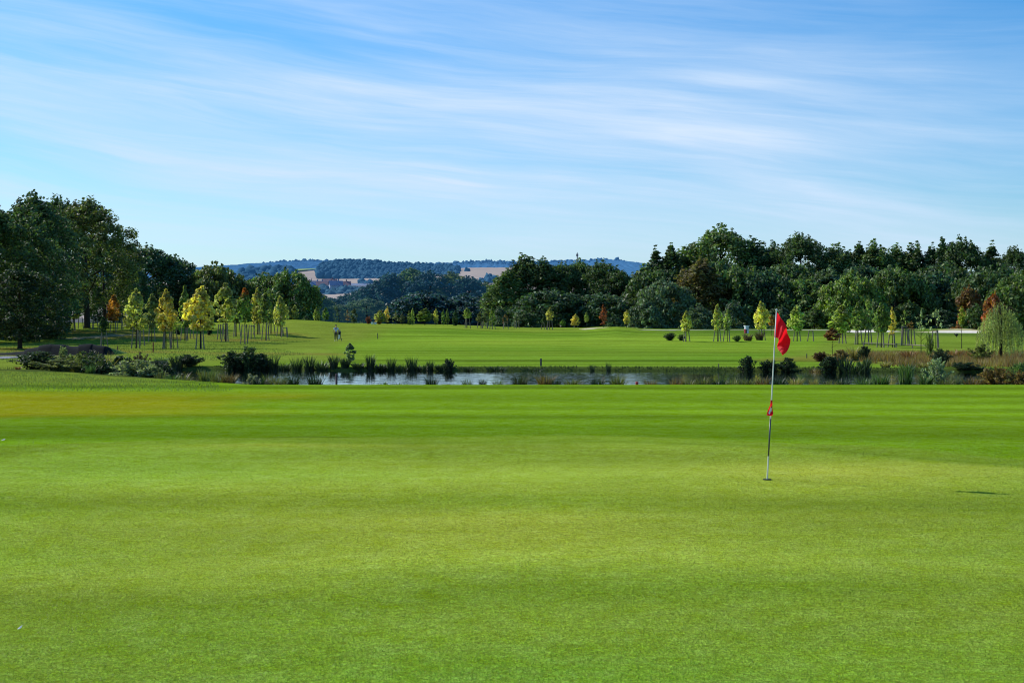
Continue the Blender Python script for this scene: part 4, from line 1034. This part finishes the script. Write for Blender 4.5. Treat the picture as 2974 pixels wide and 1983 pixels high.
canopy('hedge_wood', seg_cells([872, 905, 950, 1000, 1060, 1110], [842, 843, 842, 845, 845, 838], [856, 860, 862, 864, 868, 870], 1050, 120, 260, .8), fieldmat('village_trees', (.030, .08, .12), (.06, .12, .16), .05, (.008, .028, .055)), 'blue-green garden trees around the distant village', 4, 6)  # garden tree colour also blued by painted haze
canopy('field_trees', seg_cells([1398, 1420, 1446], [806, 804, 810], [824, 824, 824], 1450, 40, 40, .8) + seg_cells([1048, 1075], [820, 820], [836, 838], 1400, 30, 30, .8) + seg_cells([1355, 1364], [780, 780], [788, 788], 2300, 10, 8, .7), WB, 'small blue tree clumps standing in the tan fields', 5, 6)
gsl = fieldmat('green_slope', (.22, .33, .12), (.30, .38, .16), .01)
V = []
for u in np.linspace(864, 930, 10):
    for r in (.83, .92, 1.0):
        x, y, z = field_pt(u, r); V.append((x, y, z + 2.5))
o = link('green_field', mesh_np('green_field', V, np.array([(i * 3 + j, (i + 1) * 3 + j, (i + 1) * 3 + j + 1, i * 3 + j + 1) for i in range(9) for j in range(2)]), gsl, 4)); o['kind'] = 'structure'

WALL = simple('render_wall', (.42, .47, .55), .9, .1, .3); WALLW = simple('white_wall', (.75, .74, .72), .9, .05, .3)  # WALL has the bluish haze of distance mixed into its colour
ROOFR = simple('red_tile_roof', (.22, .16, .18), .9, .2, .8); ROOFG = simple('slate_roof', (.20, .26, .36), .8, .2, .8); PANE = simple('window_glass', (.05, .07, .09), .2, .2, 1)
def house(label, u, v, Y, w, d, h, rh, roof, wall, rz):
    x = (u - U0) / F * Y; t = thing('house', label, 'house', (x, Y, zat(v, Y)), rz, 'houses of the distant village')
    m = MB(); m.box(0, 0, h / 2 - 2, w, d, h + 4)
    m.add([(-w / 2, -d / 2, h), (-w / 2, d / 2, h), (-w / 2, 0, h + rh - .1), (w / 2, -d / 2, h), (w / 2, d / 2, h), (w / 2, 0, h + rh - .1)], [(0, 2, 1), (3, 4, 5)])
    wl = m.build('wall', wall, t)
    r = MB(); e = .5
    r.add([(-w / 2 - e, -d / 2 - e, h - .2), (w / 2 + e, -d / 2 - e, h - .2), (w / 2 + e, 0, h + rh), (-w / 2 - e, 0, h + rh), (-w / 2 - e, d / 2 + e, h - .2), (w / 2 + e, d / 2 + e, h - .2)], [(0, 1, 2, 3), (3, 2, 5, 4)])
    rf = r.build('roof', roof, t)
    c = MB(); c.box(w * .2, 0, h + rh + .3, .9, .9, 2.2); c.build('chimney', roof, rf)
    nw = max(2, int(w / 4))
    for k in range(nw):
        q = MB(); q.box(-w / 2 + (k + .5) * w / nw, -d / 2 - .03, h * .55, 1.3, .1, 1.6); q.build('window', PANE, t)
for a in [('pale house with grey roof at the left end of the village', 893, 849, 1150, 13, 9, 5, 4, ROOFG, WALL, .2),
          ('pale grey house under the church spire', 912, 846, 1200, 16, 9, 5, 4, ROOFG, WALL, -.2),
          ('blue-grey house between spire and long red roof', 928, 846, 1180, 12, 9, 5, 4, ROOFG, WALL, .5),
          ('long low building with the long pale red roof', 944, 844, 1170, 26, 10, 4, 4, ROOFR, WALLW, .05),
          ('red-roofed house at the right of the long red roof', 958, 843, 1190, 12, 9, 5, 5, ROOFR, WALL, -.3),
          ('small slate-roofed house in the middle of the village', 975, 846, 1160, 11, 8, 5, 4, ROOFG, WALL, .3),
          ('brownish house at the right of the village', 998, 846, 1200, 12, 9, 5, 4, ROOFR, WALL, .1),
          ('long white hall at the right end of the village', 1034, 842, 1250, 32, 12, 4, 2, ROOFG, WALLW, .04)]: house(*a)
x = (905 - U0) / F * 1220
t = thing('church', 'small dark church spire above the village roofs', 'church', (x, 1220, zat(838, 1220)))
m = MB(); m.box(0, 0, 0, 3.2, 3.2, 8); m.build('tower', simple('church_stone', (.10, .12, .16), .9), t)
m = MB(); m.lathe([(1.9, 4), (.9, 5.4), (.35, 7.4), (.05, 9.5)], 8); m.build('spire', simple('spire_copper', (.06, .08, .11), .8), t)
x = (1676.5 - U0) / F * 900
t = thing('radio_mast', 'thin dark radio mast rising above the central wood', 'mast', (x, 900, 0))
m = MB(); m.tube([(0, 0, 0), (0, 0, zat(738, 900)), (0, 0, zat(732.5, 900))], [.5, .34, .12], 6); m.build('pole', simple('mast_steel', (.12, .13, .15), .6), t)
m = MB(); m.box(0, 0, zat(741, 900), 1.4, .5, 1.6); m.build('antenna', simple('mast_antenna', (.2, .2, .22), .6), t)

# ------------------------------------------------------------------ flagstick, hole
def flagstick():
    b = hit(2228, 1394); Y = b.y; s = Y / F
    t = thing('flagstick', 'leaning golf flagstick with red flag standing in the hole', 'flagstick', b)
    def L(u, v, dy=0.0): return Vector(((u - 2228) * s, dy, -(v - 1394) * s))
    P0, P1 = L(2228, 1394), L(2255, 902)
    white = simple('pole_white', (.78, .74, .66), .35, .06, 30, .5); dark = simple('pole_black', (.07, .07, .075), .4, .1, 30, .5)
    m = MB(); m.tube([P0 - (P1 - P0) * .05, P0, P0.lerp(P1, .35), P0.lerp(P1, .7), P1], [.0092, .0092, .0086, .0076, .0062], 12)
    m.build('pole', white, t, True)
    m = MB()
    for a, c in ((.14, .36),):
        m.tube([P0.lerp(P1, a), P0.lerp(P1, c)], .0097, 12)
    m.build('pole_band', dark, t, True)
    m = MB(); m.lathe([(.004, -.012), (.010, -.006), (.012, .004), (.008, .014), (.002, .018)], 10, P1); m.build('knob', simple('knob_white', (.85, .8, .78), .4), t, True)
    # hanging flag
    def poly(pts, q):
        d = [0]
        for i in range(1, len(pts)): d.append(d[-1] + math.hypot(pts[i][0] - pts[i - 1][0], pts[i][1] - pts[i - 1][1]))
        return np.interp(q * d[-1], d, [p[0] for p in pts]), np.interp(q * d[-1], d, [p[1] for p in pts])
    top = [(2255, 906), (2264, 915), (2273, 931), (2283, 954), (2290, 972), (2294, 986)]
    bot = [(2247.5, 980), (2253, 981), (2258.5, 983), (2259.5, 1000), (2261, 1018), (2268, 1032)]
    nt_, ns = 40, 26; V = []
    for i in range(ns + 1):
        sgm = i / ns
        for j in range(nt_ + 1):
            q = j / nt_
            ua, va = poly(top, q); ub, vb = poly(bot, q)
            u = ua + (ub - ua) * sgm; v = va + (vb - va) * sgm
            if q > .8: v += 6 * (q - .8) / .2 * math.sin(math.pi * sgm) ; u += 5 * (q - .8) / .2 * math.sin(math.pi * sgm)
            dy = .066 * math.sin(q * 9.5 + sgm * 2.2) * min(1, q * 3) + .016 * math.sin(q * 5 - sgm * 7) * min(1, q * 4) - .02 * q
            p = L(u, v, dy); V.append(p)
    c = nt_ + 1
    Fc = [(i * c + j, i * c + j + 1, (i + 1) * c + j + 1, (i + 1) * c + j) for i in range(ns) for j in range(nt_)]
    m, ntr = newmat('red_flag_cloth'); n = N(ntr)
    tc = n('ShaderNodeTexCoord').outputs['Object']
    no = n('ShaderNodeTexNoise', {'Vector': tc, 'Scale': 9.0, 'Detail': 4.0}).outputs[0]
    cc = n.mix(n.rng(no, .3, .7), (.62, .006, .018), (.80, .012, .03))
    d = n('ShaderNodeBsdfPrincipled', {'Base Color': cc, 'Roughness': .65, 'Specular IOR Level': .25}).outputs[0]
    tr = n('ShaderNodeBsdfTranslucent', {'Color': (.95, .012, .02, 1)}).outputs[0]
    n.out(n('ShaderNodeMixShader', {0: .5, 1: d, 2: tr}).outputs[0])
    me = mesh_np('flag', [tuple(v) for v in V], np.array(Fc), m, 4, True); link('flag', me, t)
    # small marker flag lower down the stick
    topm = [(2242, 1163), (2236, 1175), (2229, 1195), (2226, 1207)]; botm = [(2243, 1185), (2245, 1200), (2242, 1208), (2236, 1208)]
    V = []; ns, nt2 = 12, 16
    for i in range(ns + 1):
        for j in range(nt2 + 1):
            q = j / nt2; ua, va = poly(topm, q); ub, vb = poly(botm, q); sgm = i / ns
            V.append(tuple(L(ua + (ub - ua) * sgm, va + (vb - va) * sgm, -.012 - .012 * math.sin(q * 6 + sgm * 4))))
    c = nt2 + 1
    Fc = [(i * c + j, i * c + j + 1, (i + 1) * c + j + 1, (i + 1) * c + j) for i in range(ns) for j in range(nt2)]
    me = mesh_np('marker_flag', V, np.array(Fc), m, 4, True); me.materials.append(simple('marker_white', (.8, .78, .76), .6))
    me.polygons.foreach_set('material_index', np.array([1 if 3 <= i < 6 and j > 3 and j < 13 else 0 for i in range(ns) for j in range(nt2)], np.int32))
    o = link('marker_flag', me, t); o['label'] = 'small red and white cloth hanging low on the stick'
    m = MB(); m.tube([P0.lerp(P1, .425), P0.lerp(P1, .47)], .013, 10); m.build('marker_clip', simple('clip_red', (.5, .01, .02), .4), t)
    h = MB()
    h.lathe([(.052, .001), (.052, -.12)], 28); o = link('hole_cup', h.mesh('hole_cup', simple('cup_shade', (.045, .06, .025), .8)), None)  # closed on top: the hollow's darkness is painted as the disc's colour
    o.location = b + Vector((0, 0, .012)); tag(o, 'dark round hole in the green at the foot of the flagstick', 'golf hole')
flagstick()
for nm, lab, u, v, s, col in [('fallen_leaf', 'pale fallen leaf on the green near the lower left corner', 57, 1828, .016, (.8, .82, .72)), ('fallen_leaf', 'pale curled leaf at the left edge beside the collar', 9, 1281, .035, (.55, .58, .5))]:
    b = hit(u, v); m = MB()
    m.add([(-s, 0, .006), (-.3 * s, -.45 * s, .010), (.5 * s, -.4 * s, .016), (s, .1 * s, .03), (.4 * s, .5 * s, .022), (-.4 * s, .4 * s, .012)], [(0, 1, 5), (1, 2, 4, 5), (2, 3, 4)])
    o = m.build(nm, simple('leaf_' + str(u), col, .6)); o.location = b; o.rotation_euler = (.35, 0, .6); tag(o, lab, 'leaf', None)

# ------------------------------------------------------------------ posts and small furniture
def post(lab, u, vb, vt, col, name='marker_post', r=.045, Y=None, z=None):
    b = hit(u, vb) if Y is None else Vector(((u - U0) / F * Y, Y, z))
    h = zat(vt, b.y) - b.z
    t = thing(name, lab, 'post', b, 0, 'posts marking the water')
    m = MB(); m.tube([(0, 0, -.3), (0, 0, h * .97)], r, 8); m.build('shaft', simple('post_' + str(u), col, .6, .15, 8), t)
    m = MB(); m.lathe([(r * 1.05, h * .95), (r * .9, h * .99), (r * .3, h)], 8); m.build('post_cap', simple('cap_' + str(u), tuple(c * 1.3 for c in col), .6), t)
post('red marker post before the orange and yellow maple', 445, 1023, 994, (.22, .045, .035))
post('short dark marker post at the right end of the dark bank', 342, 1024, 1005, (.12, .05, .04))
post('dark marker post on far bank at the middle of the fairway', 1571, 1063, 1041, (.05, .05, .05), r=.05)
post('thin marker post on far bank left of the flag', 2087, 1072, 1056, (.20, .18, .08), r=.03)
post('tiny marker post on the slope right of the flag', 2343, 1040, 1027, (.08, .10, .05), r=.035)
post('tiny thin marker post on the far rough right of the walker', 1097, 984, 967, (.05, .06, .05), r=.05)
post('dark wooden post standing in the shining water', 977, 1115, 1085, (.10, .06, .05), r=.045, Y=58, z=WATER - .3)
post('small red marker post at the near bank beside the sky gap', 1850, 1121, 1108, (.55, .06, .05), r=.05, Y=46.0, z=G((1850 - U0) / F * 46, 46))

b = hit(2168, 968); Y = b.y
t = thing('tee_post', 'white-topped information post with dark red side by the trees', 'sign post', b, .35)
w = px(11, Y); h = px(22, Y)
m = MB(); m.box(0, 0, h * .45, w * .95, w * .7, h * .9); m.build('board', simple('tee_board', (.72, .74, .78), .5, .1, 2), t)
m = MB(); m.box(-w * .50, 0, h * .30, w * .08, w * .74, h * .55); m.box(-w * .28, -w * .37, h * .25, w * .36, .03, h * .48); m.build('side_panel', simple('tee_red', (.25, .03, .03), .6), t)
m = MB(); m.box(0, 0, h * .98, w * 1.2, w, h * .10); m.build('cap', simple('tee_cap', (.85, .85, .88), .5), t)
m = MB()
for k in range(4): m.box(w * .2, -w * .365, h * (.75 - .12 * k), w * .42, .02, h * .035)
m.build('text_rows', simple('tee_rows', (.2, .22, .26), .6), t)

for k, (u, lab) in enumerate([(1081, 'low white box nearer the reddish shrub'), (1090, 'low white box nearer the orange shrub')]):
    b = on(u, 214); t = thing('marker_box', lab, 'box', b, .1 * k, 'low white boxes by the shrubs')
    w = px(6.5, 214); h = px(7, 214)
    m = MB(); m.box(0, 0, h * .4, w, w * .7, h * .8); m.build('body', simple('box_white_%d' % k, (.8, .8, .78), .5, .05), t)
    m = MB(); m.box(0, 0, h * .86, w * 1.08, w * .8, h * .1); m.build('lid', simple('lid_white_%d' % k, (.7, .7, .68), .5, .05), t)
b = hit(2778, 979); Y = b.y
t = thing('planter', 'small dark bowl on a foot before the right sand bunker', 'planter', b)
m = MB(); r = px(5.2, Y); m.lathe([(r * .25, px(2.5, Y)), (r * .7, px(4, Y)), (r, px(7, Y)), (r * 1.02, px(8.6, Y)), (r * .8, px(9.4, Y))], 14); m.build('bowl', simple('planter_dark', (.02, .02, .03), .5), t, True)
m = MB(); m.lathe([(r * .35, 0), (r * .18, px(1, Y)), (r * .25, px(2.6, Y))], 10); m.build('foot', simple('planter_foot', (.03, .03, .03), .6), t)
m = MB(); m.lathe([(r * .1, px(9, Y)), (r * .3, px(10, Y)), (r * .1, px(11.5, Y))], 8, (-r * 1.2, 0, -px(1.2, Y)));m.tube([(-r*1.2,0,px(9,Y)),(-r*.9,0,px(7.5,Y))],r*.12,6); m.build('handle', simple('planter_knob', (.02, .02, .03), .6), t)

# ------------------------------------------------------------------ the walker and the trolley
def skin(name, joints, bones, mat, parent, sub=2):
    me = bpy.data.meshes.new(name); me.from_pydata([j[0] for j in joints], bones, []); me.update()
    o = link(name, me, parent); me.materials.append(mat)
    md = o.modifiers.new('skin', 'SKIN'); md.use_smooth_shade = True
    for k, j in enumerate(joints):
        sv = me.skin_vertices[0].data[k]; sv.radius = (j[1], j[2] if len(j) > 2 else j[1]); sv.use_root = (k == 0)
    s = o.modifiers.new('sub', 'SUBSURF'); s.levels = sub; s.render_levels = sub
    return o
def walker():
    b = hit(976, 990); Y = b.y
    t = thing('person', 'golfer in pale shirt and dark trousers walking away up the fairway', 'person', b, .25)
    t.scale = (1.02,) * 3
    sk_ = simple('skin', (.45, .27, .19), .5, .05); sh = simple('pale_shirt', (.62, .68, .80), .8, .08, 6); tr = simple('navy_trousers', (.020, .024, .05), .8, .1); hr = simple('dark_cap', (.03, .03, .035), .8)
    J = [((0, 0, .95), .13, .10), ((0, .01, 1.15), .125, .09), ((0, .03, 1.38), .15, .10), ((0, .04, 1.47), .06), ((0, .07, 1.54), .052), ((0, .085, 1.62), .085, .095), ((0, .08, 1.71), .075, .085),
         ((-.19, .03, 1.40), .055), ((-.25, -.01, 1.15), .043), ((-.23, .10, .93), .032), ((-.23, .13, .86), .034), ((.19, .03, 1.40), .055), ((.26, -.06, 1.15), .043), ((.27, -.14, .93), .032), ((.27, -.16, .87), .034),
         ((-.095, 0, .88), .095), ((-.10, .10, .50), .060), ((-.10, .07, .10), .040), ((-.10, .19, .04), .035), ((.095, 0, .88), .095), ((.10, -.03, .50), .060), ((.10, -.22, .13), .040), ((.10, -.14, .05), .034)]
    Bn = [(0, 1), (1, 2), (2, 3), (3, 4), (4, 5), (5, 6), (2, 7), (7, 8), (8, 9), (9, 10), (2, 11), (11, 12), (12, 13), (13, 14), (0, 15), (15, 16), (16, 17), (17, 18), (0, 19), (19, 20), (20, 21), (21, 22)]
    skin('body', J, Bn, sk_, t)
    g = 1.14
    skin('shirt', [((0, 0, .96), .14, .115), ((0, .01, 1.15), .145, .105), ((0, .03, 1.38), .172, .115), ((0, .04, 1.45), .075), ((-.19, .03, 1.40), .07), ((-.235, 0, 1.20), .058), ((.19, .03, 1.40), .07), ((.24, -.035, 1.20), .058)],
         [(0, 1), (1, 2), (2, 3), (2, 4), (4, 5), (2, 6), (6, 7)], sh, t)
    skin('trousers', [((0, 0, .96), .143, .118), ((-.095, 0, .86), .108), ((-.10, .10, .50), .075), ((-.10, .07, .12), .058), ((.095, 0, .86), .108), ((.10, -.03, .50), .075), ((.10, -.21, .15), .058)],
         [(0, 1), (1, 2), (2, 3), (0, 4), (4, 5), (5, 6)], tr, t)
    skin('cap', [((0, .08, 1.70), .088, .10), ((0, .08, 1.75), .07, .08), ((0, .19, 1.70), .055, .015)], [(0, 1), (0, 2)], hr, t)
    for s, p in ((-1, (-.10, .15, .035)), (1, (.10, -.17, .06))):
        m = MB(); m.box(p[0], p[1], p[2], .09, .26, .07); m.build('shoe', simple('shoe_%d' % s, (.6, .6, .58), .6), t)
    c = thing('golf_trolley', 'golf bag on a two-wheeled trolley pulled beside the walker', 'golf trolley', b + Vector((.38, -.10, 0)), .25)
    m = MB(); m.tube([(0, .0, .25), (0, -.12, .70), (0, -.20, 1.02)], [.13, .14, .15], 12); m.build('bag', simple('bag_black', (.018, .018, .022), .6), c, True)
    m = MB(); m.box(-.05, -.20, .50, .20, .10, .36, Matrix.Rotation(.25, 3, 'X')); m.box(-.09, -.14, .30, .16, .10, .16); m.build('bag_pocket', simple('pocket_white', (.85, .85, .84), .6), c)
    for s in (-1, 1):
        w = MB(); R_ = .15
        w.tube([(s * .24, R_ * math.cos(a), R_ + .01 + R_ * math.sin(a)) for a in np.linspace(0, 2 * math.pi, 17)], .022, 6, False)
        wh = w.build('wheel', simple('tyre', (.02, .02, .02), .7), c)
        q = MB()
        for k in range(5): q.tube([(s * .24, 0, R_ + .01), (s * .24, R_ * math.cos(k * 1.257), R_ + .01 + R_ * math.sin(k * 1.257))], .010, 5)
        q.build('spokes', simple('spoke', (.3, .3, .3), .4), wh)
    m = MB(); m.tube([(-.24, 0, .16), (.24, 0, .16)], .014, 6); m.tube([(0, 0, .16), (0, -.05, .30), (0, .12, .95), (-.12, .10, .93)], .014, 6); m.build('frame', simple('trolley_frame', (.1, .1, .1), .4), c)
    m = MB()
    for k in range(6):
        a = k * 1.05; m.tube([(.07 * math.cos(a), -.20 + .07 * math.sin(a), .95), (.08 * math.cos(a), -.24 + .07 * math.sin(a), 1.18 + .02 * k)], [.012, .025], 6)
    m.build('club_heads', simple('club', (.25, .25, .27), .3), c)
walker()

# ------------------------------------------------------------------ sky, sun, camera
def world():
    w = bpy.data.worlds.new('World'); sc.world = w; w.use_nodes = True
    nt = w.node_tree; nt.nodes.clear(); n = N(nt)
    el = math.asin(SUN.z); az = math.atan2(SUN.x, SUN.y)
    sky = n('ShaderNodeTexSky', sky_type='NISHITA'); sky.sun_disc = False
    sky.sun_elevation = el; sky.sun_rotation = az % (2 * math.pi); sky.altitude = 200; sky.air_density = 1.0; sky.dust_density = .6; sky.ozone_density = 3.0
    g = n('ShaderNodeTexCoord').outputs['Generated']
    s = n('ShaderNodeSeparateXYZ', {0: g}); x, y, z = s.outputs
    a = n.math('ARCTAN2', x, y); e = n.math('ARCSINE', z)
    warp = n('ShaderNodeTexNoise', {'Vector': n('ShaderNodeCombineXYZ', {0: n.math('MULTIPLY', a, 2.2), 1: n.math('MULTIPLY', e, 9.0), 2: 3.1}).outputs[0], 'Scale': 1.0, 'Detail': 3.0}).outputs[0]
    def streak(sx, sy, tilt, seed, lo, hi, det=7.0):
        ee = n.math('ADD', n.math('ADD', e, n.math('MULTIPLY', a, tilt)), n.math('MULTIPLY', warp, .05))
        vec = n('ShaderNodeCombineXYZ', {0: n.math('MULTIPLY', a, sx), 1: n.math('MULTIPLY', ee, sy), 2: seed}).outputs[0]
        t = n('ShaderNodeTexNoise', {'Vector': vec, 'Scale': 1.0, 'Detail': det, 'Roughness': .58, 'Distortion': .35}).outputs[0]
        return n.rng(t, lo, hi)
    c1 = streak(2.0, 18, .11, 1.7, .34, .70)
    c2 = streak(4.2, 58, .13, 5.2, .36, .80)
    c3 = streak(1.5, 9, .10, 9.4, .30, .66)
    c4 = streak(5, 150, .10, 2.4, .42, .72, 9.0)
    hi_fade = n.rng(e, .27, .17, .25, 1.0)
    right = n.rng(n.math('ADD', a, n.math('MULTIPLY', e, 1.3)), .34, .66, 1.0, .30)
    cl = n.math('ADD', n.math('MULTIPLY', c3, .36), n.math('MULTIPLY', c1, n.math('ADD', n.math('MULTIPLY', c2, .56), .30)))
    cl = n.math('ADD', cl, n.math('MULTIPLY', c4, .17))
    low = n.rng(e, .05, .10, .80, 1.0)
    cl = n.math('MULTIPLY', n.math('MULTIPLY', cl, hi_fade), n.math('MULTIPLY', right, low), clamp=True)
    hs = n('ShaderNodeHueSaturation', {'Saturation': 1.5, 'Value': 1.2, 'Hue': .500, 'Color': sky.outputs[0]}).outputs[0]
    tint = n.mix(n.rng(e, .02, .24), (.80, 1.0, 1.16), (.46, 1.10, 1.26))
    base = n.mix(1.0, hs, tint, 'MULTIPLY')
    base = n.mix(n.rng(e, .11, .0, 0, .35), base, (5.6, 7.6, 9.6))
    col = n.mix(cl, base, (6.7, 8.2, 10.2))
    bg = n('ShaderNodeBackground', {0: col, 1: .10})
    n('ShaderNodeOutputWorld', {0: bg.outputs[0]})
world()
sl = bpy.data.lights.new('sun', 'SUN'); sl.energy = 4.7; sl.angle = math.radians(.5); sl.color = (1, .96, .87)
so = bpy.data.objects.new('sun', sl); COL.objects.link(so); so.rotation_euler = SUN.to_track_quat('Z', 'Y').to_euler(); so.location = (-30, 20, 40)
cd = bpy.data.cameras.new('camera'); cam = bpy.data.objects.new('camera', cd); COL.objects.link(cam)
cd.sensor_width = 36; cd.lens = F / 2974 * 36; cd.shift_y = -(991.5 - V0) / 2974
cd.clip_start = .1; cd.clip_end = 20000
cam.location = (0, 0, HC); cam.rotation_euler = (math.radians(90), 0, 0)
sc.camera = cam
sc.cycles.filter_width = 1.1
sc.view_settings.view_transform = 'Standard'; sc.view_settings.look = 'None'; sc.view_settings.exposure = 0
